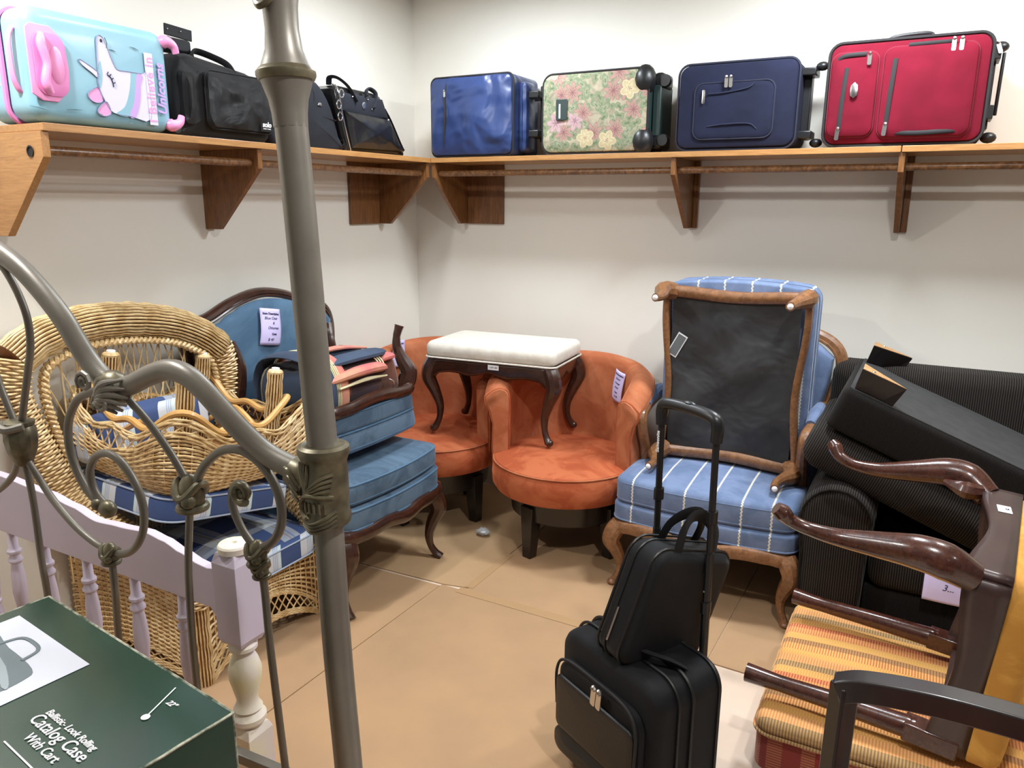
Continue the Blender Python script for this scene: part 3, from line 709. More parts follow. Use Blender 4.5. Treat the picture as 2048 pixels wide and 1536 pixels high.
# ================================================================ orange barrel chairs
m_orange = velvet('orange_velvet', (184, 114, 78), (168, 94, 60), 5)
m_orange2 = velvet('orange_velvet_seat', (184, 102, 66), (164, 80, 48), 6)
m_ebony = plain('ebony_base', (26, 20, 20), .3, coat=.3)
def barrel_chair(label, x, y, rz, note):
    t = thing('swivel_chair', label, 'chair', (x, y, 0), rz, 'orange velvet barrel chairs')
    # base
    m = M(); m.lathe([(.19, .17), (.245, .17), (.25, .175), (.262, .285), (.20, .285)], 40); obj('base_ring', m, m_ebony, t)
    for a in (-112, -22, 68, 158):
        ca, sa = cos(R(a)), sin(R(a)); m = M()
        for_ = []
        for z, s, rr in ((0.005, .022, .245), (.24, .034, .235)):
            for dx, dy in ((-1, -1), (1, -1), (1, 1), (-1, 1)): for_.append((ca*rr+(dx*ca-dy*sa)*s, sa*rr+(dx*sa+dy*ca)*s, z))
        m.add(for_, [(3, 2, 1, 0), (4, 5, 6, 7), (0, 1, 5, 4), (1, 2, 6, 5), (2, 3, 7, 6), (3, 0, 4, 7)]); obj('leg', m, m_ebony, t, bev=.003, flat=True)
    # seat: round drum with dome
    m = M(); rs = .322
    prof = [(rs-.05, .285), (rs-.015, .292), (rs, .315), (rs+.002, .36), (rs-.002, .405), (rs-.012, .420), (rs-.05, .432), (rs-.12, .444), (rs-.22, .455), (.03, .458)]
    m.lathe(prof, 56, TR((0, -.035, 0))); obj('seat', m, m_orange2, t)
    m = M(); m.tube([((rs-.004)*cos(a), (rs-.004)*sin(a)-.035, .416) for a in [2*pi*i/64 for i in range(64)]], .0035, 6, closed=True); obj('seat_piping', m, m_orange, t)
    # barrel back: swept wall
    a0, a1 = R(-22), R(202); NU = 56
    def top(u):
        s = abs(2*u-1); return .825-.075*s**2.2-.04*max(0, (s-.8)/.2)**2
    def wallring(u):
        a = a0+(a1-a0)*u; h = top(u); s = abs(2*u-1); fl = .008+.010*s**3
        pr = [(.268, .30), (.266, .42), (.262, .60), (.262, h-.05), (.266, h-.018), (.28, h-.002), (.305, h+.004), (.335, h-.006), (.352+fl, h-.032), (.352+fl, h-.06), (.340+fl*.6, h-.095), (.334, h-.16), (.338, .45), (.330, .31), (.318, .292), (.285, .290)]
        return [(r*cos(a), r*sin(a), z) for r, z in pr]
    rings = [wallring(i/NU) for i in range(NU+1)]; n = len(rings[0]); m = M(); vs = [v for r in rings for v in r]; fs = []
    for i in range(NU):
        for k in range(n):
            k2 = (k+1) % n; fs.append((i*n+k2, i*n+k, (i+1)*n+k, (i+1)*n+k2))
    m.add(vs, fs)
    obj('barrel_back', m, m_orange, t, ang=60)
    for u, sgn in ((0, -1), (1, 1)):
        a = a0+(a1-a0)*u; tx, ty = -sin(a)*sgn, cos(a)*sgn; ring_ = wallring(u)
        c = Vector((sum(v[0] for v in ring_)/n, sum(v[1] for v in ring_)/n, .55))
        m = M(); vs = [(v[0], v[1], v[2]) for v in ring_]
        inn = [((v[0]-c.x)*.86+c.x+tx*.014, (v[1]-c.y)*.86+c.y+ty*.014, (v[2]-c.z)*.975+c.z) for v in ring_]
        # front panel as strip fan between mirrored inner and outer points
        m.add(vs+inn+[(0, 0, 0)][:0], [(k, (k+1) % n, n+(k+1) % n, n+k) for k in range(n)])
        h = n//2
        pairs = [(0, 15), (1, 13), (2, 12), (3, 11), (4, 10), (5, 9), (6, 8)]
        fs = []
        for (p, q), (p2, q2) in zip(pairs[:-1], pairs[1:]): fs.append((n+p, n+p2, n+q2, n+q))
        fs.append((n+6, n+7, n+8)); fs.append((n+15, n+14, n+13)); 
        b = len(m.f); m.f += fs
        obj('arm_front', m, m_orange, t, ang=60)
        m = M(); m.tube([Vector(v)+Vector((tx, ty, 0))*.003 for v in ring_], .004, 6, closed=True); obj('arm_piping', m, m_orange2, t)
    if note: note(t)
    return t
def note_back(t):
    # pinned inside the top of the back, left of the middle
    a = R(157); r = .25
    mt = TR((r*cos(a), r*sin(a), .765)) @ Matrix.Rotation(a-pi/2, 4, 'Z') @ RX(90) @ RZ(-6)
    paper(t, mt, .085, .135, [('Item Description:', .0095, -.004, .050, .0004), ('Round', .012, -.016, .033, 0), ('Orange', .012, -.002, .014, 0), ('Chair', .012, .006, -.006, 0), ('Cost:', .0095, .012, -.030, .0004), ('$ 30', .013, .004, -.048, 0)])
def note_right(t):
    a = R(48); r = .250
    mt = TR((r*cos(a), r*sin(a), .70)) @ Matrix.Rotation(a-pi/2, 4, 'Z') @ RX(90) @ RZ(-10)
    paper(t, mt, .075, .145, [('Item Description:', .009, .0, .055, .0004), ('Round', .012, 0, .036, 0), ('Orange', .012, 0, .016, 0), ('Chair', .012, 0, -.004, 0), ('Cost:', .009, 0, -.028, .0004), ('$ 30', .013, 0, -.048, 0)])
barrel_chair('orange velvet barrel swivel chair in front, under the right legs of the white stool', 1.118, -.450, R(6), note_right)
barrel_chair('orange velvet barrel swivel chair in the corner, behind the blue chair stack', .402, -.435, R(14), note_back)

# ================================================================ white upholstered stool
m_cream = plain('cream_linen', (224, 218, 207), .8, var=(212, 205, 192), vscale=30, bscale=200, bstr=.2, sheen=.2)
t = thing('footstool', 'cream upholstered stool with carved dark cabriole legs standing on both orange chairs', 'stool', (.765, -.405, .462), R(5))
W, D, HH = .62, .36, .445
m = cushion(W+.01, D+.01, .075, .035, .03, .012, TR((0, 0, HH-.09))); obj('seat_cushion', m, m_cream, t)
obj('seat_piping', piping(W+.012, D+.012, .033, HH-.086, .004), m_cream, t)
m = M(); NU = 24
for (ax, sgn) in (('x', -1), ('x', 1), ('y', -1), ('y', 1)):
    L = W-.03 if ax == 'x' else D-.03; off = (D/2-.012 if ax == 'x' else W/2-.012)*sgn
    def f(u, v, ax=ax, L=L, off=off, sgn=sgn):
        s = abs(2*u-1); dip = .012*cos(u*pi*6)*(1-s)+(.02 if s > .9 else 0)+.012*s**3
        z = HH-.088-(v*(.062+dip)); o = off+sgn*.003*sin(v*pi)
        return ((u-.5)*L, o, z) if ax == 'x' else (o, (u-.5)*L, z)
    mm = M().grid(f, 24, 4); obj('apron', mm, m_dkwood, t, thick=.014)
for sx in (-1, 1):
    for sy in (-1, 1):
        m = cabriole((sx*(W/2-.03), sy*(D/2-.03), HH-.10), (sx*(W/2-.045), sy*(D/2-.03), .016), (sx, sy*.45), .034, .013, knee=.032, toe=.022)
        lg = obj('leg', m, m_dkwood, t)
        obj('scroll_foot', M().ball((sx*(W/2-.045)+sx*.022, sy*(D/2-.022), .019), (.020, .017, .017), 12), m_dkwood, lg)
mt = TR((.03, -D/2-.004, HH-.108)) @ RX(90)
obj('price_sticker', M().box((0, 0, 0), (.052, .022, .001), mt=mt), m_whitecard, t)
text('sticker_text', '1.1012  $40', .008, m_ink, t, mt @ TR((0, 0, .001)))

# ================================================================ blue velvet armchair and its upturned ottoman
m_bluev = velvet('blue_velvet', (92, 114, 134), (70, 90, 110), 4)
m_bluev2 = velvet('blue_velvet_back', (86, 116, 142), (72, 100, 126), 3)
t = thing('armchair', 'blue velvet armchair with curved dark wood back frame against the left wall', 'chair', (.42, -1.19, 0), 0)
# local: +x front, y left..right ; world = local + (.42,-1.19)
def L_(x, y, z): return (x-.42, y+1.19, z)
bk = [(.085, -1.53, .30), (.07, -1.53, .62), (.075, -1.56, .90), (.075, -1.565, 1.0), (.08, -1.535, 1.055), (.09, -1.47, 1.075), (.095, -1.36, 1.12), (.09, -1.22, 1.145), (.09, -1.08, 1.125), (.09, -.96, 1.075), (.10, -.88, 1.06), (.10, -.835, 1.01), (.10, -.825, .90), (.085, -.835, .62), (.10, -.84, .30)]
P = sm([L_(*p) for p in bk], 6)
obj('back_frame', M().tube(P, .020, 10, flat=1.2), m_dkwood, t)
obj('frame_bead', M().tube([(p[0]+.022, p[1]*.975, p[2]-.012 if p[2] > .9 else p[2]) for p in P], .006, 6), m_dkwood, t)
m = M(); n = len(P); vs = []
for off, sc_, in ((.028, .95), (.034, .93)): pass
cy = sum(p[1] for p in P)/n
def backf(u, v):
    # v: bottom..top scaled outline, u across
    i = u
    lo = -.355; hi = .355; y = lo+(hi-lo)*u
    # top height from the frame at this y
    best = min(P[int(n*.22):int(n*.78)], key=lambda p: abs(p[1]-cy-y*1.03)); zt = best[2]-.028
    z = .42+(zt-.42)*v
    return (-.315+.012+.04*sin(pi*u)**.5*sin(pi*min(1, v*1.02))**.4, cy+y*.985, z)
m.grid(backf, 30, 24); obj('back_upholstery', m, m_bluev2, t, thick=.03)
m = M(); m.tube([backf(u, 1) for u in [i/30 for i in range(31)]], .004, 6); obj('back_piping', m, m_bluev, t)
# seat: sprung base and loose cushion with bowed front
def bow(o, amt, L):   # bow the +x side
    return [(a+amt*(1-(2*b/L)**2) if a > 0 else a, b) for a, b in o]
wS, dS = .60, .60
so = bow(dens(rrect(dS, wS, .05, 6), .03), .035, wS)
def slab(o, z0, h, edge, crown, cx, cy): return M().prism(o, rp(h, edge, 4, z0=z0), crown=crown, rings=6, mt=TR((cx, cy, 0)), bottom=.0)
cx0 = .42-.42+.0
obj('seat_base', slab(so, .335, .09, .02, .004, .0, .02), m_bluev, t)
obj('seat_cushion', slab([(a*.985, b*.985) for a, b in so], .428, .095, .028, .02, .0, .02), m_bluev, t)
m = M(); 
for z in (.345, .418, .448, .512): 
    k = .997 if z < .42 else .975
    mm = M().tube([(a*k, b*k+.02, z) for a, b in so], .0042, 6, closed=True); obj('piping', mm, m_bluev2, t)
m = M().tube(sm([(-.28, -.30, .322), (.0, -.305, .318), (.26, -.29, .322), (.31, -.20, .318), (.325, -.08, .328), (.335, .02, .315), (.33, .12, .328), (.31, .24, .318), (.26, .33, .322), (.0, .345, .318), (-.28, .34, .322)], 6), .022, 10, flat=1.3, up=(0, 0, 1)); obj('seat_rail', m, m_dkwood, t)
for sy, y in ((-1, -.255), (1, .285)):
    m = cabriole((.265, y, .32), (.268, y+sy*.012, .008), (1, sy*.35), .036, .014, knee=.035, toe=.035); obj('leg', m, m_dkwood, t)
    m = M().tube(sm([(-.26, y, .33), (-.27, y+sy*.01, .2), (-.31, y+sy*.02, .008)], 5), [.024, .016, .015], 8); obj('leg', m, m_dkwood, t)
    m = M().tube(sm([(-.30, y+sy*.07, .72), (-.12, y+sy*.085, .70), (.0, y+sy*.07, .66), (.03, y+sy*.05, .60), (-.02, y+sy*.04, .5), (-.03, y+sy*.03, .36)], 6), [.018, .02, .024, .018, .016, .02], 10)
    if sy > 0: obj('arm_rest', m, m_dkwood, t)
paper(t, TR((-.255, -.045, 1.015)) @ RY(-4) @ RZ(90) @ RX(90) @ RZ(-10), .105, .145, [('Item Description:', .0118, -.0, .052, .0005), ('Blue Chair', .015, -.004, .034, 0), ('&', .015, .004, .015, 0), ('Ottoman', .015, .004, -.004, 0), ('Cost:', .0115, .008, -.028, .0005), ('$ 40', .015, -.008, -.050, 0)], curl=.010)

tilt = R(-7.5)
t = thing('ottoman', 'blue velvet ottoman turned upside down on the blue armchair, legs in the air', 'ottoman', mat=TR((.410, -1.165, .560)) @ Matrix.Rotation(tilt, 4, 'Y'))
wS, dS = .56, .44
so = bow(dens(rrect(dS, wS, .05, 6), .03), .025, wS)
obj('seat_cushion', slab([(a, b) for a, b in so], .0, .085, .024, 0, 0, 0), m_bluev, t)
obj('seat_base', slab([(a*1.0, b*1.0) for a, b in so], .083, .075, .016, 0, 0, 0), m_bluev, t)
for z, k in ((.018, .985), (.082, .99), (.150, 1.0)): obj('piping', M().tube([(a*k, b*k, z) for a, b in so], .0042, 6, closed=True), m_bluev2, t)
m = M(); m.tube(sm([(-.21, -.27, .17), (0, -.275, .178), (.20, -.265, .17), (.235, -.16, .168), (.245, -.05, .182), (.245, .05, .182), (.235, .16, .168), (.20, .265, .17), (0, .275, .178), (-.21, .27, .17)], 6, True), .020, 10, closed=True, flat=1.2); obj('seat_rail', m, m_dkwood, t)
obj('dust_cover', M().prism([(a*.93, b*.93) for a, b in so], [(0, .165), (0, .172)], rings=1), m_zip, t)
for sx, sy in ((1, 1), (1, -1), (-1, 1), (-1, -1)):
    m = cabriole((sx*.185, sy*.250, .17), (sx*.185, sy*.262, .425 if sx > 0 else .450), (sx, sy*.7), .036, .015, knee=.026, toe=.010); obj('leg', m, m_dkwood, t)

# plaid pillow / bundled case
def tartan():
    t = plaid('tartan', None, 3.2, [(0, 0), (.30, 1), (.33, 2), (.36, 1), (.39, 3), (.60, 4), (.64, 1), (.67, 0), (.85, 2), (.88, 0)], [(0, 0), (.25, 4), (.29, 2), (.32, 4), (.5, 3), (.7, 1), (.73, 5), (.76, 0)],
              [(44, 58, 78), (178, 170, 130), (60, 70, 66), (104, 62, 48), (66, 52, 42), (150, 82, 76)]); return t
m_tartan = tartan()
t = thing('pillow', 'dark tartan pillow bundle lying between the upturned ottoman legs', 'pillow', (.42, -1.175, .735), 0)
m = M(); m.prism(dens(rrect(.33, .54, .09, 6), .02), rp(.165, .07, 6), crown=.045, rings=8, bottom=.0); crumple(m, .026, 8, 2, 2); crumple(m, .020, 7, 6, 0)
obj('pillow_body', m, m_tartan, t)
m_salmon = plain('salmon_stripe', (196, 104, 104), .8, var=(210, 150, 120), vscale=9)
m_navyp = plain('faded_navy', (62, 78, 100), .85, var=(50, 62, 84), vscale=8)
m_crst = plain('cream_stripe', (214, 206, 166), .85)
def fold(name, pts, r, mat, fl=.35): return obj(name, M().tube(sm(pts, 6), r, 10, flat=fl, up=(0, 0, 1)), mat, t)
def wrap(name, y, r, mat, fl=.22, h=.172):
    obj(name, M().tube(sm([(-.160, y, .03), (-.158, y, h*.75), (-.11, y-.004, h+.024), (0, y-.008, h+.046), (.11, y-.004, h+.026), (.160, y, h*.75), (.168, y, .04), (.14, y+.01, .0)], 6), r, 12, flat=fl, up=(0, 0, 1) if False else None), mat, t)
wrap('band_navy', -.205, .046, m_navyp); wrap('band_rose', -.118, .022, m_salmon)
for k in range(4): wrap('stripe', -.160+k*.009, .0032, m_crst, .8, .176)
fold('fold_navy', [(.08, -.22, .165), (.11, -.05, .185), (.10, .14, .180), (.06, .20, .17)], [.03, .05, .05, .02], m_navyp)
fold('fold_salmon', [(.15, -.19, .125), (.175, -.05, .145), (.165, .08, .138), (.15, .14, .12)], [.02, .032, .034, .015], m_salmon, .6)
fold('fold_cream', [(.18, -.16, .100), (.192, -.02, .112), (.182, .11, .10)], [.006, .012, .006], m_crst, .6)
fold('fold_flap', [(.13, .13, .15), (.145, .165, .165), (.12, .20, .150)], [.02, .034, .02], m_salmon, .5)
fold('fold_top', [(.0, -.15, .2), (.03, 0, .212), (.04, .16, .19)], [.012, .02, .01], m_salmon, .5)
for k in range(3): fold('stripe', [(.12, .085+k*.014, .185), (.155, .088+k*.014, .16), (.17, .09+k*.014, .135)], .0035, m_crst, .6)
obj('zip_pull', M().tube(sm([(.19, .115, .085), (.205, .125, .075), (.20, .13, .05)], 5), .0025, 6), m_metal, t)
# ================================================================ blue striped armchair and ottoman
def m_stripes():
    T = NT('blue_stripe_fabric'); co = T.coord(); o = T.xyz(co)
    zig = T.math('MULTIPLY', T.math('PINGPONG', T.math('ADD', o[1], T.math('MULTIPLY', o[2], 1.0)), .007), .55)
    x = T.math('ADD', T.math('ADD', o[0], 5.0), zig)
    f = T.math('FRACT', T.math('MULTIPLY', x, 9.6))
    nz = T.ramp(T.noise(co, 9, 4, .6, .8), [(.40, rgb(92, 112, 146)), (.6, rgb(112, 130, 164))])
    line = T.ramp(f, [(0, (0, 0, 0, 1)), (.46, (1, 1, 1, 1)), (.52, (0, 0, 0, 1))], 'CONSTANT')
    T.color(T.mix(line, nz, rgb(214, 212, 200))); T.set(.8, sheen=.3); T.bump(T.noise(co, 200, 3), .2, .001); return T.m
m_stripe = m_stripes()
t = thing('armchair', 'blue armchair with cream zigzag stripes and honey wood cabriole legs', 'chair', (1.787, -.40, 0), 0)
W = .70
def bowf(o, amt, L): return [(a, b-amt*(1-(2*a/L)**2) if b < 0 else b) for a, b in o]
so = bowf(dens(rrect(W, .66, .05, 6), .03), .03, W)
obj('seat_base', M().prism(so, rp(.075, .014, 4, z0=.282), rings=4, mt=TR((0, -.005, 0))), m_stripe, t)
obj('seat_cushion', M().prism([(a*.985, b*.985) for a, b in so], rp(.110, .028, 4, z0=.352), crown=.022, rings=8, mt=TR((0, -.005, 0))), m_stripe, t)
for z, k in ((.292, .998), (.372, .978), (.440, .975)): obj('piping', M().tube([(a*k, b*k-.005, z) for a, b in so], .004, 6, closed=True), m_stripe, t)
m = M().tube(sm([(-.335, .28, .262), (-.345, 0, .262), (-.33, -.30, .255), (-.26, -.345, .262), (-.16, -.365, .268), (0, -.372, .250), (.16, -.365, .268), (.26, -.345, .262), (.33, -.30, .255), (.345, 0, .262), (.335, .28, .262)], 6), .020, 10, flat=1.3, up=(0, 0, 1)); obj('seat_rail', m, m_walnut, t)
for s in (-1, 1):
    m = cabriole((s*.315, -.32, .265), (s*.322, -.322, .012), (s, -.8), .036, .013, knee=.034, toe=.014); lg = obj('leg', m, m_walnut, t)
    obj('foot_scroll', M().ball((s*.335, -.335, .014), (.020, .020, .014), 12), m_walnut, lg)
    m = M().tube(sm([(s*.30, .26, .26), (s*.30, .275, .13), (s*.31, .30, .006)], 5), [.024, .018, .015], 8); obj('leg', m, m_walnut, t)
    # arm: wood with pad
    m = M().tube(sm([(s*.325, .26, .70), (s*.328, .06, .690), (s*.325, -.06, .675), (s*.318, -.115, .655), (s*.312, -.115, .60), (s*.310, -.07, .50), (s*.315, -.05, .36)], 6), [.022, .024, .027, .026, .022, .022, .026], 10); obj('arm_rest', m, m_walnut, t)
    m = M().tube(sm([(s*.328, .16, .716), (s*.328, .04, .712), (s*.322, -.05, .694)], 6), [.022, .030, .020], 10); obj('arm_pad', m, m_stripe, t)
bk = [(-.27, .235, .40), (-.30, .27, .62), (-.325, .285, .80), (-.335, .29, .90), (-.30, .295, .965), (-.2, .298, 1.0), (0, .30, 1.02), (.2, .298, 1.0), (.32, .293, .965), (.375, .285, .90), (.37, .28, .80), (.32, .265, .62), (.27, .235, .40)]
P = sm(bk, 6); obj('back_frame', M().tube(P, .024, 10), m_walnut, t); obj('frame_bead', M().tube([(p[0]*.97, p[1]-.022, p[2]-.01) for p in P], .007, 6), m_walnut, t)
m = M(); m.prism(dens([(-.27, .40), (.27, .40), (.345, .80), (.35, .90), (.29, .95), (0, .99), (-.29, .95), (-.31, .88), (-.30, .80)], .04), rp(.09, .03, 4), crown=.02, rings=6, mt=TR((0, .31, 0)) @ FR); obj('back_cushion', m, m_stripe, t)

# ottoman standing on its side against the armchair back, dust cover to the camera
mt = TR((1.800, -.440, .838)) @ RX(-88.5) @ RY(1.0)
t = thing('ottoman', 'blue striped ottoman on its side showing black dust cover and four legs', 'ottoman', mat=mt)
# local: z = seat side (towards wall), x right, y = world down
m_dust = NT('dust_cover'); co = m_dust.coord(); nz = m_dust.noise(co, 5, 3, .5, .3)
m_dust.color(m_dust.ramp(nz, [(.4, rgb(38, 39, 41)), (.6, rgb(56, 57, 59))])); m_dust.set(.6, sheen=.2); m_dust.bump(nz, .8, .03); m_dust = m_dust.m
W, Hh = .56, .71
so = bowf(dens(rrect(W, Hh, .045, 6), .03), .02, W)
obj('seat_base', M().prism([(a*1.02, b*1.0) for a, b in so], rp(.055, .012, 4, z0=.035), rings=3), m_stripe, t)
obj('seat_cushion', M().prism([(a*1.02, b*1.0) for a, b in so], rp(.085, .03, 4, z0=.09), crown=.015, rings=6), m_stripe, t)
for z in (.046, .105, .160): obj('piping', M().tube([(a*1.015, b*.995, z) for a, b in so], .004, 6, closed=True), m_stripe, t)
for s in (-1, 1):
    m = M().grid(lambda u, v, s=s: (s*(.245+.022*v+.012*cos((u-.12)*pi*2.1)), -Hh/2+.02+(Hh-.04)*u, .0+.004*s*0), 30, 2); obj('side_rail', m, m_walnut, t, thick=.05)
    m = M().grid(lambda u, v, s=s: ((u-.5)*(W-.05), s*(Hh/2-.012-.040*v)+s*.006*cos(u*2*pi), .0), 20, 2); obj('end_rail', m, m_walnut, t, thick=.05)
obj('dust_cover', M().grid(lambda u, v: ((u-.5)*(W-.075), (v-.5)*(Hh-.08), -.012+.006*sin(u*9+v*5)*sin(v*11)), 30, 36), m_dust, t)
for sx in (-1, 1):
    for sy in (-1, 1):
        P0 = Vector((sx*(W/2-.035), sy*(Hh/2-.03), 0)); out = Vector((sx, sy*.35, 0)).normalized()
        F0 = Vector((sx*(W/2-.045), sy*(Hh/2-.025), -.235))
        m = M(); pts = [P0+out*.0, P0.lerp(F0, .15)+out*.022, P0.lerp(F0, .32)+out*.026, P0.lerp(F0, .6)+out*.004, P0.lerp(F0, .85)-out*.004, F0+out*.004]
        m.tube(sm(pts, 6), [.034, .036, .032, .020, .014, .016], 10); lg = obj('leg', m, m_walnut, t)
        obj('foot_glide', M().lathe([(.003, 0), (.0105, 0), (.0105, -.004), (.006, -.008), (.002, -.009)][::-1], 16, TR(F0+out*.004)), m_whitecard, lg)
mt2 = TR((-.215, -.115, -.018)) @ RX(180) @ RZ(-28)
obj('law_label', M().box((0, 0, 0), (.042, .098, .001), mt=mt2), m_whitecard, t)
obj('label_print', M().box((0, 0, .0009), (.034, .088, .0006), mt=mt2), plain('label_grey', (104, 110, 112), .6), t)

# ================================================================ black corduroy armchair and upturned ottoman
def corduroy(name, c1, c2, scale=95, axis='X'):
    T = NT(name); co = T.coord(); wv = T.n('ShaderNodeTexWave'); wv.bands_direction = axis
    wv.inputs['Scale'].default_value = scale; wv.inputs['Distortion'].default_value = .6; T.l(co, wv.inputs[0])
    T.color(T.mix(wv.outputs['Fac'], rgb(*c1), rgb(*c2))); T.set(1, sheen=.05, spec=.12); T.bump(wv.outputs['Fac'], .6, .003); return T.m
m_cord = corduroy('black_corduroy', (20, 18, 17), (60, 55, 51), 42)
m_cordh = corduroy('black_corduroy_base', (24, 22, 21), (40, 37, 35), 80)
t = thing('armchair', 'black corduroy armchair with rounded arms against the right wall', 'chair', (2.62, -.42, 0), 0)
def armo(w_, h, n=10):  # arm front outline: rounded top
    r = w_/2; return [(-r+.02, .0), (r-.02, 0), (r-.012, h*.5)]+[(r*cos(R(a)), h-r+r*sin(R(a))) for a in range(0, 181, 15)]+[(-r+.012, h*.5)]
for s, x in ((-1, -.365), (1, .365)):
    m = M(); m.prism(dens(ccw(armo(.235, .50)), .03), rp(.78, .035, 4), crown=.012, rings=5, mt=TR((x, .40, .085)) @ FR); a_ = obj('arm', m, m_cord, t)
    m = M(); m.tube([(x+p[0]*.93, -.372, .092+p[1]*.97) for p in dens(ccw(armo(.235, .50)), .03)], .005, 6, closed=True); obj('arm_piping', m, m_cordh, t)
m = cushion(.52, .66, .16, .03, .03, .0, TR((0, .03, .07))); obj('base', m, m_cordh, t)
m = cushion(.51, .64, .13, .05, .045, .018, TR((0, -.0, .23))); obj('seat_cushion', m, m_cord, t)
m = M(); m.prism(dens(rrect(.96, .70, .05, 6), .04), rp(.20, .05, 4), crown=.01, rings=4, mt=TR((0, .405, .545)) @ FR); obj('backrest', m, m_cord, t)
for sx in (-.42, .42):
    for sy in (-.32, .34): obj('leg', M().box((sx, sy, .043), (.07, .05, .086)), m_ebony, t, bev=.004)
paper(t, TR((-.015, -.352, .305)) @ RX(86), .14, .105, [('3...', .03, .0, .0, 0)], curl=.003)
for z in (): pass
rot = Matrix(((.93, -.03, .365, 0), (-.03, .9995, -.0, 0), (-.365, -.0, .93, 0), (0, 0, 0, 1)))
mt = TR((2.235, -.735, .918)) @ Matrix.Rotation(R(21.3), 4, 'Y')
t = thing('ottoman', 'black corduroy ottoman turned upside down and sloping on the black armchair', 'ottoman', mat=mt)
LX, LY = .86, .60
m = cushion(LX, LY, .15, .03, .02, .0, TR((LX/2, LY/2, -.15))); obj('base', m, m_cordh, t)
m = cushion(LX+.05, LY+.03, .15, .07, .065, .0, TR((LX/2, LY/2, -.31)), bottom=.02); obj('seat_cushion', m, m_cord, t)
obj('dust_cover', M().prism(dens(rrect(LX-.03, LY-.03, .02, 4), .05), [(0, 0), (0, .003)], rings=1, mt=TR((LX/2, LY/2, 0))), plain('grey_dust_cover', (58, 58, 58), .9, var=(50, 50, 50), vscale=20, bscale=300, bstr=.2), t)
m_edgewood = wood('raw_leg_end', (190, 150, 100), (160, 116, 72), .6, (4, 4, 4))
for (px, py, sy) in ((.0, .0, 1), (.0, LY, -1)):
    o = ccw([(px+.02, py+.012*sy), (px+.165, py+.012*sy), (px+.02, py+.105*sy)])
    m = M(); m.prism(dens(o, .04), [(.012, .0), (0, .075)], rings=1); lg = obj('wedge_leg', m, m_ebony, t, bev=.003, flat=True)
    m = M(); m.prism(dens(inset(o, .003), .04), [(0, .0752), (0, .0765)], rings=1); obj('raw_end', m, m_edgewood, lg, flat=True)
    obj('screw', M().ball((px+.055, py+.035*sy, .077), (.006, .006, .003), 8), m_metal, lg)

# ================================================================ red and gold striped ottoman, Queen Anne chair on its side
def redgold(name, axis, cols, k=3.4):
    T = NT(name); co = T.coord(); o = T.xyz(co); a = o[0] if axis == 'X' else o[1]; b = o[1] if axis == 'X' else o[0]
    f = T.math('FRACT', T.math('MULTIPLY', T.math('ADD', a, 5.0), k))
    base = T.ramp(f, [(p, rgb(*c)) for p, c, d in cols], 'CONSTANT'); dark = T.ramp(f, [(p, rgb(*d)) for p, c, d in cols], 'CONSTANT')
    tick = T.math('GREATER_THAN', T.math('FRACT', T.math('MULTIPLY', T.math('ADD', b if axis == 'Y' else o[2], 5.0), 130)), .5)
    T.color(T.mix(tick, base, dark)); T.set(.85, sheen=.35); T.bump(T.math('ADD', T.noise(co, 120, 2), tick), .25, .0015); return T.m
m_rgtop = redgold('gold_stripe_fabric', 'Y', [(0, (222, 168, 92), (214, 156, 84)), (.10, (196, 116, 62), (226, 176, 104)), (.22, (146, 104, 66), (190, 140, 90)), (.32, (226, 176, 98), (222, 168, 92)), (.44, (204, 120, 74), (226, 168, 100)), (.56, (176, 84, 54), (214, 140, 88)), (.64, (222, 170, 92), (208, 150, 84)), (.76, (138, 106, 72), (186, 150, 96)), (.86, (214, 140, 84), (226, 176, 110))])
m_rgside = redgold('red_stripe_fabric', 'X', [(0, (128, 44, 34), (122, 40, 32)), (.12, (170, 104, 72), (128, 60, 46)), (.26, (134, 40, 32), (130, 38, 30)), (.34, (190, 128, 70), (182, 120, 64)), (.39, (128, 44, 34), (124, 42, 32)), (.46, (176, 110, 80), (132, 64, 48)), (.68, (120, 36, 30), (118, 36, 30)), (.76, (160, 92, 64), (120, 54, 42)), (.92, (128, 44, 34), (122, 40, 32))], 4.2)
t = thing('ottoman', 'low ottoman upholstered in red and gold stripes under the mahogany legs', 'ottoman', (2.500, -1.200, 0), 0)
obj('side_upholstery', cushion(.66, .70, .125, .04, .012, 0, TR((0, 0, .03))), m_rgside, t)
obj('seat_top', cushion(.67, .71, .048, .045, .024, .012, TR((0, 0, .137))), m_rgtop, t)
obj('piping', piping(.672, .712, .045, .145, .005), m_rgtop, t)
for sx in (-1, 1):
    for sy in (-1, 1): obj('leg', M().box((sx*.27, sy*.29, .016), (.05, .05, .03)), m_ebony, t, bev=.003)

rot = Matrix(((-.10, -.06, .993, 0), (-.993, .04, -.10, 0), (-.03, -.997, -.07, 0), (0, 0, 0, 1)))
x = Vector((-.10, -.99, -.03)); z = Vector((.99, -.10, -.07)); z.normalize(); x = (x-z*x.dot(z)).normalized(); y = z.cross(x)
mt = Matrix(((x.x, y.x, z.x, 0), (x.y, y.y, z.y, 0), (x.z, y.z, z.z, 0), (0, 0, 0, 1)))
t = thing('dining_chair', 'mahogany Queen Anne chair with gold seat tipped on its back, legs pointing left', 'chair', mat=TR((2.609, -1.268, .472)) @ mt)
m_gold = velvet('gold_velvet', (214, 160, 78), (192, 138, 62), 6, sheen=.5)
A, B = .275, .24
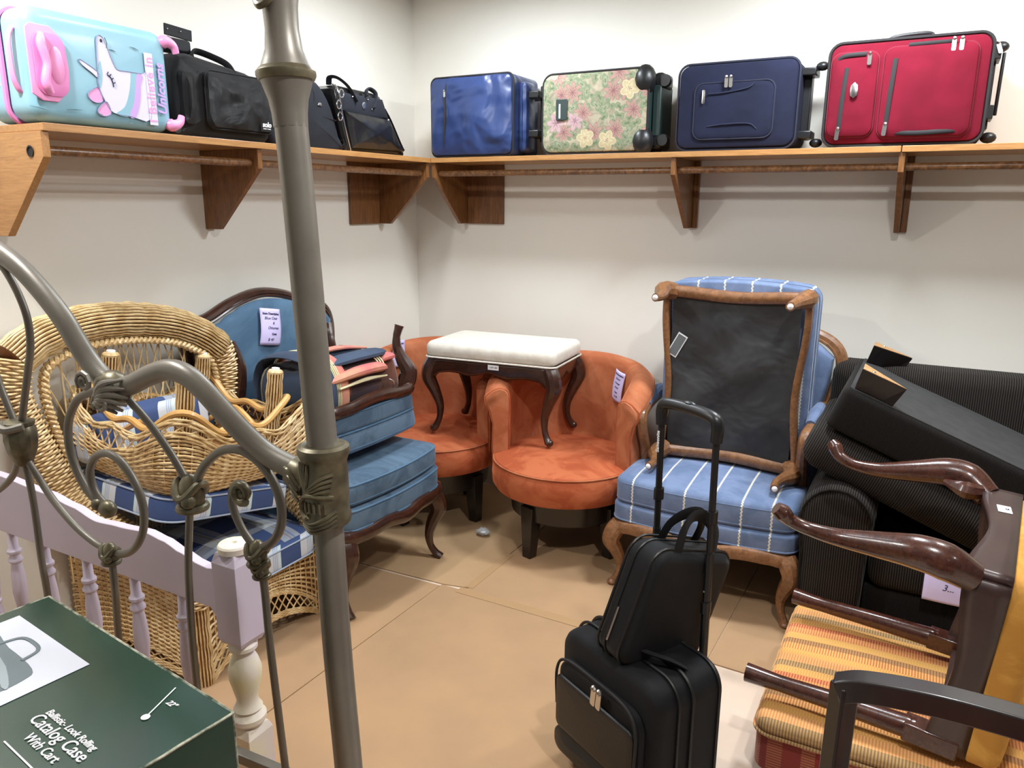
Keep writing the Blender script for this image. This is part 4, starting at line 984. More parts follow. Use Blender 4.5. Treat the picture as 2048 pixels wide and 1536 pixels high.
# front = -y (ends up on top), legs to -z
m_rail = plain('brown_rail', (70, 52, 48), .4, var=(58, 40, 38), vscale=6, coat=.2)
def railf(u, v): return ((u-.5)*2*(A+.005), -B-.005, .078-.080*v-(.016*cos(2*pi*u)-.0)*v)
obj('front_rail', M().grid(railf, 24, 3), m_rail, t, thick=.024)
for s in (-1, 1): obj('side_rail', M().grid(lambda u, v, s=s: (s*(A+.005-.04*u), -B+.0+(2*B-.0)*u, .078-(.080+.012*cos(2*pi*u))*v), 16, 3), m_rail, t, thick=.024)
obj('back_rail', M().box((0, B, .04), (2*A-.08, .025, .07)), m_rail, t, bev=.002)
m = M(); o = [(a*(1-.07*(b+B)/(2*B)), b) for a, b in dens(rrect(2*A+.02, 2*B+.03, .05, 6), .03)]; m.prism(o, rp(.070, .006, 4, .030, z0=.078), crown=.02, rings=6); obj('seat', m, m_gold, t)
for s in (-1, 1):
    P_ = [(s*(A-.01), -B+.008, .0), (s*(A+.018), -B-.022, -.055), (s*(A+.02), -B-.026, -.11), (s*(A+.006), -B-.010, -.19), (s*(A-.008), -B+.008, -.28), (s*(A-.010), -B+.010, -.35), (s*(A-.002), -B-.002, -.395), (s*(A+.012), -B-.022, -.415), (s*(A+.02), -B-.034, -.430)]
    lg = obj('leg', M().tube(sm(P_, 6), [.036, .044, .041, .032, .022, .017, .017, .022, .016], 14), m_mahog, t)
    for q in (-1, 1):
        obj('knee_bracket', M().tube(sm([(s*(A-.03), -B-.008, -.02), (s*(A-.052), -B-.010, -.055), (s*(A-.025), -B-.012, -.11)], 5), [.020, .026, .008], 8), m_mahog, lg); break
    lg = obj('leg', M().tube(sm([(s*(A-.045), B-.02, -.03), (s*(A-.045), B-.012, -.06), (s*(A-.042), B-.004, -.20), (s*(A-.038), B+.008, -.36), (s*(A-.034), B+.012, -.45)], 6), [.022, .029, .026, .022, .026], 12), m_mahog, t)
    obj('leg_block', M().box((s*(A-.045), B-.012, -.0), (.056, .050, .12)), m_mahog, lg, bev=.004)
obj('backrest', M().prism(dens(rrect(.46, .09, .03, 4), .03), rp(.5, .02, 3, z0=.10), rings=3, mt=TR((0, B+.055, 0)) @ RX(-8)), m_gold, t)
mk = TR((-.13, -B-.0185, .040)) @ RX(90) @ RZ(8)
obj('price_sticker', M().box((0, 0, 0), (.046, .032, .0012), mt=mk), m_whitecard, t); text('sticker_text', '25\n.', .012, m_ink, t, mk @ TR((0, 0, .001)))

# ================================================================ black framed armchair at the right edge
t = thing('armchair', 'black wooden armchair cut off by the bottom right edge of the photo', 'chair', (2.74, -2.16, 0), 0)
m_blkwood = plain('black_lacquer', (30, 26, 27), .35, coat=.25)
def LB(x, y, z): return (x-2.74, y+2.16, z)
# near arm and far arm
for dy, nm in ((0, 'arm'), (-.58, 'arm')):
    pts = [LB(2.380, -2.085+dy, .672), LB(2.43, -2.085+dy, .690), LB(2.56, -2.085+dy, .702), LB(2.75, -2.085+dy, .696), LB(2.98, -2.085+dy, .67)]
    m = M(); m.tube(sm(pts, 6), .030, 4, up=(0, .707, .707)); obj(nm, m, m_blkwood, t, bev=.004)
    m = M(); m.tube([LB(2.392, -2.085+dy, .685), LB(2.388, -2.085+dy, .35), LB(2.395, -2.085+dy, .0)], .0255, 4, up=(0, .707, .707)); obj('leg', m, m_blkwood, t, bev=.004)
    m = M(); m.tube([LB(2.97, -2.085+dy, .0), LB(2.965, -2.085+dy, .5), LB(3.05, -2.085+dy, .98)], .0255, 4, up=(0, .707, .707)); obj('leg', m, m_blkwood, t, bev=.004)
obj('seat', cushion(.52, .54, .07, .04, .03, .02, TR((-.04, -.215, .40))), m_rgside, t)
obj('side_rail', M().box((-.06, .075, .375), (.56, .03, .05)), m_blkwood, t, bev=.003); obj('side_rail', M().box((-.06, -.505, .375), (.56, .03, .05)), m_blkwood, t, bev=.003)
obj('front_rail', M().box((-.345, -.215, .375), (.03, .54, .05)), m_blkwood, t, bev=.003)
obj('backrest', M().box((.285, -.215, .80), (.025, .54, .28)), m_blkwood, t, bev=.005)
# ================================================================ wicker
m_wick = NT('wicker'); co = m_wick.coord(); nz = m_wick.noise(co, 26, 3, .6)
m_wick.color(m_wick.ramp(nz, [(.35, rgb(194, 160, 108)), (.5, rgb(216, 186, 134)), (.66, rgb(232, 208, 160))])); m_wick.set(.42, coat=.15); m_wick = m_wick.m
m_wickb = plain('wicker_backing', (150, 104, 58), .8, var=(120, 80, 42), vscale=30)
m_cane = plain('cane_pole', (222, 178, 112), .35, var=(206, 158, 92), vscale=14, coat=.25)
def weave(m, S, nst, rows, r, amp, sides=5, jit=.0006, closed=False, v0=None, v1=None, flat=1.0):
    """woven rows over stakes. S(u,v)->(point, normal); v0/v1(u) bound the rows"""
    N = nst*2
    for k in range(rows):
        pts = []
        for i in range(N if closed else N+1):
            u = i/N; a = v0(u) if v0 else 0; b = v1(u) if v1 else 1
            v = a+(b-a)*(k+.5)/rows
            p, nn = S(u, v)
            pts.append(Vector(p)+Vector(nn)*(amp*(1 if (i+k) % 2 else -1)*(1 if i % 2 == 0 else .0) + random.uniform(-jit, jit)))
        if len(pts) > 2: m.tube(pts, r, sides, closed=closed, caps=False)
def stakes(m, S, nst, r, v0=None, v1=None, k=6):
    for i in range(nst+1):
        u = i/nst; a = v0(u) if v0 else 0; b = v1(u) if v1 else 1
        m.tube([Vector(S(u, a+(b-a)*j/k)[0]) for j in range(k+1)], r, 5, caps=False)
def frames(P, closed=False, up=None):
    out = []; n = len(P); nrm = None
    for i in range(n):
        t = (P[(i+1) % n]-P[i-1]) if closed else (P[min(i+1, n-1)]-P[max(i-1, 0)]); t.normalize()
        if nrm is None:
            a = Vector(up or (1, 0, 0)); nrm = (a-t*a.dot(t)).normalized()
        else: nrm = (nrm-t*nrm.dot(t)).normalized()
        out.append((P[i], nrm, t.cross(nrm)))
    return out
def resample(P, step):
    L = [0]
    for a, b in zip(P[:-1], P[1:]): L.append(L[-1]+(b-a).length)
    n = max(2, int(L[-1]/step)); out = []; j = 0
    for i in range(n+1):
        s = L[-1]*i/n
        while j < len(L)-2 and L[j+1] < s: j += 1
        f = (s-L[j])/max(1e-9, L[j+1]-L[j]); out.append(P[j].lerp(P[j+1], min(1, f)))
    return out
def roll(m, pts, rad, step=.014, rows=30, r=.0027, up=(1, 0, 0), ribs=True, sc=None, backing=None):
    """fat woven roll along a path: strands run lengthwise over cross ribs"""
    P = resample(sm(pts, 8), step); F = frames(P, up=up); n = len(F)
    rd = lambda i: rad*(lerpl(sc, i/(n-1)) if sc else 1)
    for k in range(rows):
        a = 2*pi*k/rows; pts2 = []
        for i, (p, u, v) in enumerate(F):
            ph = (i % 4); off = {0: 1, 1: .4, 2: -1, 3: .4}[ph]*(1 if k % 2 else .35)
            rr = rd(i)+.0032*abs(sin(pi*i/5))+.0012*off+random.uniform(-.0006, .0006)
            pts2.append(p+u*(cos(a)*rr)+v*(sin(a)*rr))
        m.tube(pts2, r, 5, caps=False)
    if backing is not None: backing.tube(P, [rd(i)*.93 for i in range(n)], 16)
    return P, F
def ringroll(m, pts, rad, nst=18, r=.0042, up=(1, 0, 0), sc=None, backing=None, pitch=.0092):
    """woven roll whose strands wrap round it, over lengthwise stakes"""
    P = resample(sm(pts, 8), pitch); F = frames(P, up=up); n = len(F); K = nst*2
    for i, (p, u, v) in enumerate(F):
        R0 = rad*(lerpl(sc, i/(n-1)) if sc else 1); ring_ = []
        for k in range(K):
            a = 2*pi*k/K; rr = R0+.0042*((1 if (i+k//2) % 2 else -1) if k % 2 == 0 else 0)+random.uniform(-.0006, .0006)
            ring_.append(p+u*(cos(a)*rr)+v*(sin(a)*rr))
        m.tube(ring_, r, 4, closed=True)
    if backing is not None: backing.tube(P, [rad*(lerpl(sc, i/(n-1)) if sc else 1)*.93 for i in range(n)], 16)
    return P, F
def braid(m, P, r, amp, period, strands=3, up=(1, 0, 0), closed=False):
    F = frames(P, closed, up); L = 0; s = [0]
    for a, b in zip(P[:-1], P[1:]): L += (b-a).length; s.append(L)
    for q in range(strands):
        pts = []
        for (p, u, v), d in zip(F, s):
            a = 2*pi*d/period+2*pi*q/strands; pts.append(p+u*(sin(a)*amp)+v*(sin(2*a)*amp*.5))
        m.tube(pts, r, 6, closed=closed)
def lattice(m, S, n, r, slant=.18, vlo=None, vhi=None, k=6):
    """crossed canes between vlo(u) and vhi(u)"""
    for i in range(n+1):
        for s in (-1, 1):
            pts = []
            for j in range(k+1):
                u = i/n+s*slant*(j/k-.5)
                if u < 0 or u > 1: continue
                a = vlo(u) if vlo else 0; b = vhi(u) if vhi else 1
                p, nn = S(u, a+(b-a)*j/k); pts.append(Vector(p)+Vector(nn)*(.0018*s))
            if len(pts) > 2: m.tube(pts, r, 5, caps=False)

OX, OY = .30, -1.75
def Wk(x, y, z): return Vector((x-OX, y-OY, z))
t = thing('wicker_chair', 'natural wicker armchair with high rolled back holding the plaid cushions', 'chair', (OX, OY, 0), 0)
# rolled back and arm rims in one continuous roll
rim = [(.575, -1.985, .285), (.565, -1.995, .37), (.52, -2.015, .425), (.40, -2.040, .460), (.26, -2.065, .51), (.17, -2.095, .58), (.125, -2.135, .70), (.110, -2.175, .83), (.110, -2.205, .95), (.112, -2.185, 1.045), (.114, -2.10, 1.095), (.115, -1.965, 1.120), (.120, -1.82, 1.115), (.125, -1.67, 1.085), (.135, -1.56, 1.035), (.140, -1.475, .97), (.140, -1.448, .88), (.140, -1.450, .76), (.15, -1.455, .62)]
mb = M(); m = M()
ringroll(m, [Wk(*p) for p in rim[:10]], .052, nst=14, backing=mb, sc=[.72, .8, .85, .9, .95, 1, 1, 1])
o1 = obj('rolled_arm', m, m_wick, t); obj('roll_core', mb, m_wickb, o1)
mb = M(); m = M(); roll(m, [Wk(*p) for p in rim[9:16]], .054, rows=31, r=.0040, backing=mb); o1 = obj('rolled_back', m, m_wick, t); obj('roll_core', mb, m_wickb, o1)
mb = M(); m = M(); ringroll(m, [Wk(*p) for p in rim[15:]], .052, nst=14, backing=mb); o1 = obj('rolled_back', m, m_wick, t); obj('roll_core', mb, m_wickb, o1)
arm2 = [(.15, -1.455, .62), (.19, -1.45, .53), (.28, -1.44, .465), (.42, -1.45, .43), (.54, -1.46, .38), (.565, -1.47, .28)]
mb = M(); m = M(); ringroll(m, [Wk(*p) for p in arm2], .040, nst=12, backing=mb); o1 = obj('rolled_arm', m, m_wick, t); obj('roll_core', mb, m_wickb, o1)
# braid inside the back roll
ib = [(.15, -2.06, .62), (.145, -2.105, .80), (.145, -2.125, .93), (.145, -2.10, 1.015), (.145, -1.97, 1.055), (.15, -1.82, 1.050), (.155, -1.69, 1.025), (.16, -1.60, .985), (.165, -1.535, .93), (.165, -1.515, .80), (.165, -1.52, .62)]
P = resample(sm([Wk(*p) for p in ib], 8), .006); m = M(); braid(m, P, .0075, .013, .05); obj('braid', m, m_wick, t)
# open lattice back
def Sb(u, v):
    y = -2.11+.59*u; zt = .70
    best = min(ib[1:-1], key=lambda p: abs(p[1]-y))
    # smooth top
    Y = [(-2.125, .95), (-2.10, 1.015), (-1.97, 1.055), (-1.82, 1.05), (-1.69, 1.025), (-1.60, .985), (-1.515, .90)]
    zt = Y[-1][1]
    for (y0, z0), (y1, z1) in zip(Y[:-1], Y[1:]):
        if y0 <= y <= y1: zt = z0+(z1-z0)*(y-y0)/(y1-y0); break
    if y < Y[0][0]: zt = Y[0][1]
    return Wk(.135, y, .30+(zt-.30)*v), (1, 0, 0)
m = M(); lattice(m, Sb, 11, .0024, .42, k=10); stakes(m, Sb, 12, .0026); obj('back_lattice', m, m_wick, t)
# skirts
def skirt(name, A, B, ztop, zbot, nst, arch, back=True, bulge=.0, par=None, lat=.08):
    """vertical woven panel from A to B (xy), top height function ztop(u), arched lower edge"""
    A = Vector((*A, 0)); B = Vector((*B, 0)); d = (B-A); L = d.length; nrm = Vector((d.y, -d.x, 0)).normalized()
    H = lambda u: ztop(u)
    lo = lambda u: zbot+arch*sin(pi*u)**.8+.0
    wl = lambda u: lo(u)+lat*(.55+.45*abs(sin(pi*u)))
    S = lambda u, v: (Wk(*(A+d*u+nrm*bulge*sin(pi*v)))+Vector((0, 0, v)), nrm)
    m = M(); rows = int((max(ztop(.0), ztop(.5), ztop(1))-wl(.5))/.0093)
    weave(m, S, nst, rows, .0042, .0042, v0=wl, v1=H); stakes(m, S, nst, .0026, v0=wl, v1=H)
    obj(name, m, m_wick, par or t)
    m = M(); lattice(m, S, int(nst*.75), .0028, .13, vlo=lambda u: lo(u)+.008, vhi=wl, k=4); obj('skirt_lattice', m, m_wick, par or t)
    m = M()
    for fn, n_ in ((wl, 3), (lo, 5)):
        for q in range(n_):
            m.tube([Vector(S(u, fn(u)+.0045*q*(-1 if fn is wl else 1)-.002)[0])+nrm*(.003*((q+int(u*40)) % 2)) for u in [i/40 for i in range(41)]], .0032, 5)
    obj('skirt_edge', m, m_wick, par or t)
    m = M(); m.grid(lambda u, v: Wk(*(A+d*u-nrm*.006))+Vector((0, 0, wl(u)+.005+(H(u)-wl(u)-.008)*v)), 24, 4); obj('skirt_lining', m, m_wickb, par or t)
skirt('front_skirt', (.575, -1.965), (.575, -1.485), lambda u: .275, .0, 19, .085, lat=.10)
skirt('side_skirt', (.03, -2.055), (.565, -2.0), lambda u: .50-.12*u, .0, 21, .045, lat=.06)
skirt('side_skirt', (.555, -1.452), (.06, -1.44), lambda u: .36+.14*u, .0, 19, .05, lat=.06)
m = M()
for (x, y, h) in ((.562, -1.985, .34), (.562, -1.468, .33)):
    mm = M(); bb = M(); roll(mm, [Wk(x, y, .002), Wk(x, y, h*.5), Wk(x, y, h)], .026, rows=18, r=.0028, backing=bb); lg = obj('leg', mm, m_wick, t); obj('leg_core', bb, m_wickb, lg)
for (x, y) in ((.06, -2.04), (.07, -1.45)): obj('leg', M().tube([Wk(x, y, 0), Wk(x, y, .45)], .016, 10), m_cane, t)
obj('seat_deck', M().box(Wk(.31, -1.725, .252), (.48, .49, .02)), m_wickb, t)

# plaid cushions
P_B, P_W, P_C, P_L, P_T = (58, 78, 122), (200, 204, 208), (146, 168, 200), (196, 216, 214), (184, 172, 140)
def mk_plaid(name, axes, k=5.2, off=0):
    b = [(0, 0), (.36, 1), (.42, 4), (.44, 1), (.50, 3), (.52, 1), (.58, 2), (.60, 1), (.66, 3), (.68, 1), (.74, 0)]
    return plaid(name, None, k, b, [(0, 0), (.40, 1), (.46, 3), (.48, 1), (.56, 4), (.60, 1), (.64, 2), (.68, 1), (.80, 0)], [P_B, P_W, P_C, P_L, P_T], axes=axes)
m_plaid = mk_plaid('blue_plaid', ('X', 'Y'))
def plaidside():
    t_ = NT('blue_plaid_side'); co = t_.coord(); o = t_.xyz(co)
    f = t_.math('FRACT', t_.math('MULTIPLY', t_.math('ADD', t_.math('ADD', o[0], o[1]), 5.0), 6.2))
    b = [(0, P_B), (.44, P_W), (.64, P_C), (.66, P_W), (.69, P_C), (.71, P_W), (.74, P_C), (.76, P_W), (.80, P_L), (.86, P_B)]
    t_.color(t_.ramp(f, [(p, rgb(*c)) for p, c in b], 'CONSTANT')); t_.set(.85, sheen=.15); return t_.m
m_plaids = plaidside()
m_pipew = plain('pale_piping', (160, 172, 190), .8)
t = thing('seat_cushion', 'blue plaid seat cushion on the wicker chair, lowest of the plaid cushions', 'cushion', (.345, -1.715, .268), 0)
so = dens(rrect(.53, .47, .07, 6), .03)
obj('cushion_side', M().prism(so, rp(.085, .02, 4), crown=.0, rings=3), m_plaids, t)
obj('cushion_top', M().prism(inset(so, .004), [(0, .072), (.012, .082), (.03, .090)], crown=.035, rings=8), m_plaid, t)
obj('piping', M().tube([(a, b, .078) for a, b in so], .003, 6, closed=True), m_pipew, t); obj('piping', M().tube([(a, b, .008) for a, b in so], .003, 6, closed=True), m_pipew, t)
import mathutils
def rotvec(v): v = Vector(v); return Matrix.Rotation(v.length, 4, v.normalized())
t = thing('seat_cushion', 'tilted blue plaid cushion sandwiched under the upturned wicker ottoman', 'cushion', mat=TR((.315, -1.814, .520)) @ rotvec((-.152, .187, 1.536)))
so = dens(rrect(.50, .50, .06, 6), .03)
obj('cushion_side', M().prism(so, rp(.082, .018, 4), crown=.004, rings=3), m_plaids, t)
obj('cushion_top', M().prism(inset(so, .004), [(0, .070), (.012, .080), (.03, .086)], crown=.008, rings=8), m_plaid, t)
for z in (.008, .076): obj('piping', M().tube([(a, b, z) for a, b in so], .003, 6, closed=True), m_pipew, t)
t = thing('seat_cushion', 'blue plaid cushion leaning on the wicker back behind the upturned ottoman legs', 'cushion', mat=TR((.185, -1.83, .690)) @ RY(-6))
so = dens(rrect(.10, .46, .03, 6), .03)
obj('cushion_side', M().prism(so, rp(.145, .03, 4), crown=.0, rings=3), m_plaids, t)
obj('cushion_top', M().prism(inset(so, .006), [(0, .118), (.02, .142)], crown=.016, rings=6), m_plaid, t)

# upturned wicker ottoman
t = thing('wicker_ottoman', 'round cornered wicker ottoman upside down with four wrapped legs in the air', 'ottoman', mat=TR((.322, -1.780, .628)) @ rotvec((-.02, .142, 1.566)))
OX, OY = 0, 0
def band(u, rad=0):
    """rounded square footprint, u around 0..1"""
    a = 2*pi*u; n_ = 7.0; c, s = cos(a+pi/4), sin(a+pi/4)
    k_ = (abs(c)**n_+abs(s)**n_)**(-1/n_); return c*k_*(.282+rad), s*k_*(.282+rad)
def So(u, v):   # v = height; belly profile
    r_ = {0: -.03}.get(0); b = -.040+.050*sin(min(1, v/.12)*pi/2)-.012*max(0, (v-.12)/.12)
    x, y = band(u, b); x2, y2 = band(u+.001, b); x1, y1 = band(u-.001, b)
    n_ = Vector((y2-y1, -(x2-x1), 0)).normalized(); return Vector((x, y, v)), n_
# corners at u = 0,.25,.5,.75 ; sides between
def low(u):     # top of solid weave
    s = (u*4) % 1; return .105+.105*abs(cos(pi*s))**1.3-.030*sin(2*pi*s)**2
def hi(u):      # top rim of the open part
    s = (u*4) % 1; return .165+.062*abs(cos(pi*s))**2+.020*cos(4*pi*s)
m = M(); weave(m, So, 66, 19, .0041, .0042, closed=True, v0=lambda u: .004, v1=low); stakes(m, So, 62, .0026, v0=lambda u: .004, v1=low); obj('woven_side', m, m_wick, t)
m = M(); lattice(m, So, 52, .0024, .022, vlo=low, vhi=hi, k=4); obj('side_lattice', m, m_wick, t)
m = M()
for fn in (low, hi):
    for q in range(5):
        m.tube([So(i/160, fn(i/160)+.004*(q-2))[0]+So(i/160, .1)[1]*(.006*sin(i*.7+q*2)) for i in range(160)], .0034, 6, closed=True)
obj('braided_rim', m, m_wick, t)
m = M(); m.grid(lambda u, v: So(u, .004+(low(u)-.01)*v)[0]-So(u, .1)[1]*.006, 90, 6); obj('side_lining', m, m_wickb, t)
m = M().tube([Vector((*band(i/120, -.05), hi(i/120)+.012)) for i in range(120)], .011, 8, closed=True); obj('cane_hoop', m, m_cane, t)
obj('deck', M().prism([band(i/60, -.055) for i in range(60)], [(0, .02), (0, .035)], rings=1), m_wickb, t)
for i, hh in enumerate((.33, .36, .36, .34)):
    x, y = band(i/4, -.085)
    mm = M(); bb = M(); roll(mm, [Vector((x, y, .03)), Vector((x, y, hh*.5)), Vector((x, y, hh))], .022, rows=16, r=.0027, backing=bb); lg = obj('leg', mm, m_wick, t); obj('leg_core', bb, m_wickb, lg)
    obj('leg_cap', M().lathe([(.003, 0), (.025, 0), (.026, .006), (.022, .012), (.016, .014), (.003, .0145)], 18, TR((x, y, hh-.002))), m_wick, lg)
    obj('glide', M().lathe([(.002, 0), (.014, 0), (.013, .006), (.003, .008)], 14, TR((x, y, hh+.012))), m_whitecard, lg)
for i in range(4):
    a = band(i/4, -.085); b = band((i+1)/4, -.085)
    obj('cane_brace', M().tube(sm([(a[0], a[1], .08), (a[0]*.6+b[0]*.4, a[1]*.6+b[1]*.4, .17), (a[0]*.4+b[0]*.6, a[1]*.4+b[1]*.6, .17), (b[0], b[1], .08)], 6), .010, 8), m_cane, t)

# ================================================================ lavender painted headboard
m_lav = plain('lavender_paint', (206, 194, 210), .5, var=(200, 188, 204), vscale=3)
m_lav2 = plain('yellowed_lavender', (222, 208, 220), .5, var=(226, 220, 174), vscale=7)
t = thing('headboard', 'lavender painted wooden headboard with turned post and spindles behind the metal bed', 'headboard', (1.247, -2.40, 0), 0)
HX = 1.247
def zt(x):
    pts = [(.10, .80), (.388, .812), (.605, .801), (.703, .788), (.795, .770), (.88, .775), (.977, .782), (1.03, .775), (1.089, .760), (1.135, .748), (1.166, .744), (1.188, .748), (1.20, .765), (1.23, .765)]
    for (a, b), (c, d) in zip(pts[:-1], pts[1:]):
        if a <= x <= c: u = (x-a)/(c-a); u = u*u*(3-2*u); return b+(d-b)*u
    return pts[-1][1]
xs = [.10+(1.225-.10)*i/60 for i in range(61)]
def zb(x): return .652 if x < 1.17 else .652-.07*(x-1.17)/.055
m = M(); o = [(x-HX, zb(x)) for x in xs]+[(x-HX, zt(x)) for x in reversed(xs)]
vs = [(a, -.011, b) for a, b in o]+[(a, .011, b) for a, b in o]; n = len(o)
fs = []
for i in range(60):
    a, b, c, d = i, i+1, n-2-i, n-1-i; fs.append((a, b, c, d)); fs.append((n+d, n+c, n+b, n+a))
fs += [(i, n+i, n+(i+1) % n, (i+1) % n) for i in range(n)]
m.add(vs, fs); obj('top_rail', m, m_lav, t, bev=.0015)
# post: square block, vase, ring, lower square
def sq(s): return [(-s, -s), (s, -s), (s, s), (-s, s)]
s = .034
m = M(); m.prism(dens(sq(s), .02), [(.008, .592), (0, .606), (0, .778), (.007, .795), (.010, .800)], rings=1); m_p = obj('post_block', m, m_lav, t, flat=True, bev=.001)
obj('post_top', M().lathe([(.030, .798), (.034, .800), (.034, .812), (.031, .816), (.006, .817), (.004, .812), (.001, .812)], 32), m_lav2, t)
m = M().lathe([(.018, .470), (.026, .472), (.034, .480), (.034, .488), (.024, .494), (.021, .50), (.024, .512), (.034, .535), (.036, .548), (.030, .565), (.022, .578), (.020, .585), (.028, .590), (.030, .594), (.024, .600)], 28)
prof = [(.020, .39), (.030, .395), (.0375, .404), (.0375, .414), (.030, .422), (.026, .426), (.031, .432), (.026, .440), (.022, .452), (.027, .475), (.034, .505), (.035, .525), (.029, .548), (.022, .562), (.021, .570), (.030, .576), (.030, .584), (.024, .590), (.024, .598)]
obj('post_turning', M().lathe(prof, 32), m_lav2, t)
m = M(); m.prism(dens(sq(s), .02), [(0, .0), (0, .375), (.008, .39), (.010, .392)], rings=1); obj('post_base', m, m_lav2, t, flat=True, bev=.001)
obj('bottom_rail', M().box((-.60, 0, .33), (1.13, .022, .055)), m_lav, t, bev=.002)
sp = [(.008, 0), (.010, .0), (.013, .04), (.009, .065), (.013, .072), (.013, .078), (.009, .084), (.011, .092), (.015, .15), (.0135, .20), (.010, .235), (.0145, .242), (.0145, .248), (.0105, .256), (.0105, .262), (.0145, .268), (.0145, .274), (.010, .282), (.009, .33), (.008, .335)]
for x in (.13, .265, .40, .545, .72, .90, 1.065):
    obj('spindle', M().lathe([(r_*1.2, z_*.93) for r_, z_ in sp], 16, TR((x-HX, 0, .345))), m_lav, t)

# ================================================================ metal bed headboard
m_iron = NT('pewter_metal'); co = m_iron.coord(); nz = m_iron.noise(co, 9, 4)
m_iron.color(m_iron.ramp(nz, [(.35, rgb(118, 113, 104)), (.65, rgb(132, 127, 117))])); m_iron.set(.40, metal=.35); m_iron.bump(m_iron.noise(co, 220, 2), .08, .0006); m_iron = m_iron.m
m_brass = NT('antique_brass_cast'); co = m_brass.coord(); nz = m_brass.noise(co, 30, 3)
m_brass.color(m_brass.ramp(nz, [(.35, rgb(88, 82, 66)), (.65, rgb(124, 117, 94))])); m_brass.set(.38, metal=.5); m_brass = m_brass.m
mt = Matrix(((.9991, -.042, 0, 1.58), (.042, .9991, 0, -2.479), (0, 0, 1, 0), (0, 0, 0, 1)))
t = thing('bed_frame', 'pewter metal bed headboard with tall canopy post, scrolls and cast brass collars', 'bed frame', mat=mt)
def B3(pts, y=0): return [(a, y, b) for a, b in pts]
def rod(name, pts, r, k=6, mat=None, y=0): return obj(name, M().tube(sm(B3(pts, y), k), r, 12), mat or m_iron, t)
post = [(.040, .0), (.032, .182), (.022, .385), (.016, .514), (.006, .718), (.002, .912), (-.003, 1.093), (-.009, 1.20), (-.016, 1.345), (-.024, 1.502), (-.033, 1.651)]
rod('post', post, [.0258]*11)
def Lz(z):     # post centre at height z
    for (a, b), (c, d) in zip(post[:-1], post[1:]):
        if b <= z <= d: return a+(c-a)*(z-b)/(d-b)
    return post[-1][0]-(z-post[-1][1])*.04
tl = TR((Lz(1.651), 0, 1.651)) @ RY(-2.6)
obj('post_cup', M().lathe([(.026, -.04), (.027, -.02), (.030, .0), (.036, .018), (.039, .028), (.026, .03)], 32, tl), m_iron, t)
obj('post_ring', M().lathe([(.030, .026), (.042, .028), (.045, .034), (.045, .040), (.040, .046), (.032, .050), (.028, .05)], 32, tl), m_brass, t)
obj('finial_neck', M().lathe([(.038, .046), (.034, .056), (.028, .072), (.025, .10), (.026, .13), (.030, .155), (.029, .18), (.030, .22), (.034, .25), (.025, .30), (.01, .32)], 28, tl), m_iron, t)
obj('finial_leaf', M().tube(sm([(-.044, -.020, 1.80), (-.03, -.03, 1.788), (-.045, -.036, 1.778), (-.060, -.026, 1.79)], 6), .006, 8), m_brass, t)
# cast collar on the post with raised scroll ornament
zc0, zc1 = .972, 1.092
tc = TR((Lz(1.03), 0, 0)) @ RY(-1.8)
obj('collar', M().lathe([(.027, zc0-.012), (.040, zc0-.006), (.042, zc0+.004), (.038, zc0+.02), (.038, .98), (.039, 1.03), (.038, 1.06), (.037, 1.082), (.042, 1.088), (.046, 1.095), (.045, 1.103), (.038, 1.107), (.028, 1.106)][0:3]+[(.0385, .99), (.0395, 1.02), (.039, 1.05), (.038, 1.075), (.041, 1.084), (.0445, 1.092), (.043, 1.101), (.036, 1.105), (.028, 1.103)], 40, TR((Lz(1.03), 0, 0))), m_brass, t)
def on_collar(pts, r, name='ornament'):
    """pts: (angle deg from front (-y), height)"""
    m = M(); P = []
    for a, z in pts: P.append((Lz(1.03)+.0405*sin(R(a)), -.0405*cos(R(a)), z))
    m.tube(sm(P, 5), r, 8); obj(name, m, m_brass, t)
for i in range(5):
    on_collar([(-40+i*9, 1.078), (-38+i*8, 1.060), (-30+i*5, 1.044), (-22+i*2, 1.034)], [.0018, .0028, .0024, .0015], 'collar_leaf')
for i in range(4):
    on_collar([(60-i*3, 1.062-i*.009), (30-i*2, 1.056-i*.008), (5, 1.042-i*.005), (-18, 1.030-i*.001)], [.0035, .003, .0024, .0012], 'collar_leaf')
on_collar([(58, 1.022), (20, 1.024), (-14, 1.022), (-38, 1.008), (-40, .992), (-20, .982), (-6, .988)], [.003, .0045, .005, .005, .0045, .0045, .005], 'collar_scroll')
for i in range(5): on_collar([(-16+i*13, 1.012), (-15+i*13, .994)], .0022, 'collar_flute')
for i in range(4): on_collar([(64, .998-i*.008), (35, .986-i*.007), (0, .974-i*.005), (-34, .978-i*.004)], [.0035, .0035, .0032, .002], 'collar_leaf')
obj('rail_socket', M().tube(sm(B3([(-.030, 1.030), (-.052, 1.040), (-.070, 1.046)]), 5), [.030, .031, .027], 16), m_brass, t)
for i in range(4): obj('socket_leaf', M().tube(sm([(-.066, -.026+i*.004, 1.060-i*.013), (-.052, -.032+i*.002, 1.058-i*.014), (-.036, -.030, 1.035-i*.010)], 5), .003, 6), m_brass, t)
rail1 = [(-1.02, 1.40), (-.937, 1.425), (-.87, 1.413), (-.818, 1.392), (-.758, 1.362), (-.698, 1.318), (-.647, 1.270), (-.612, 1.225), (-.580, 1.188), (-.545, 1.160), (-.510, 1.146)]
rail2 = [(-.505, 1.144), (-.468, 1.154), (-.409, 1.180), (-.355, 1.196), (-.311, 1.189), (-.271, 1.166), (-.222, 1.128), (-.174, 1.093), (-.126, 1.066), (-.068, 1.050), (-.028, 1.044)]
rod('top_rail', rail1, .0200); rod('top_rail', rail2, .0200)
rod('left_post_cap', [(-.955, 1.432), (-.90, 1.436), (-.862, 1.432), (-.838, 1.420)], .010)
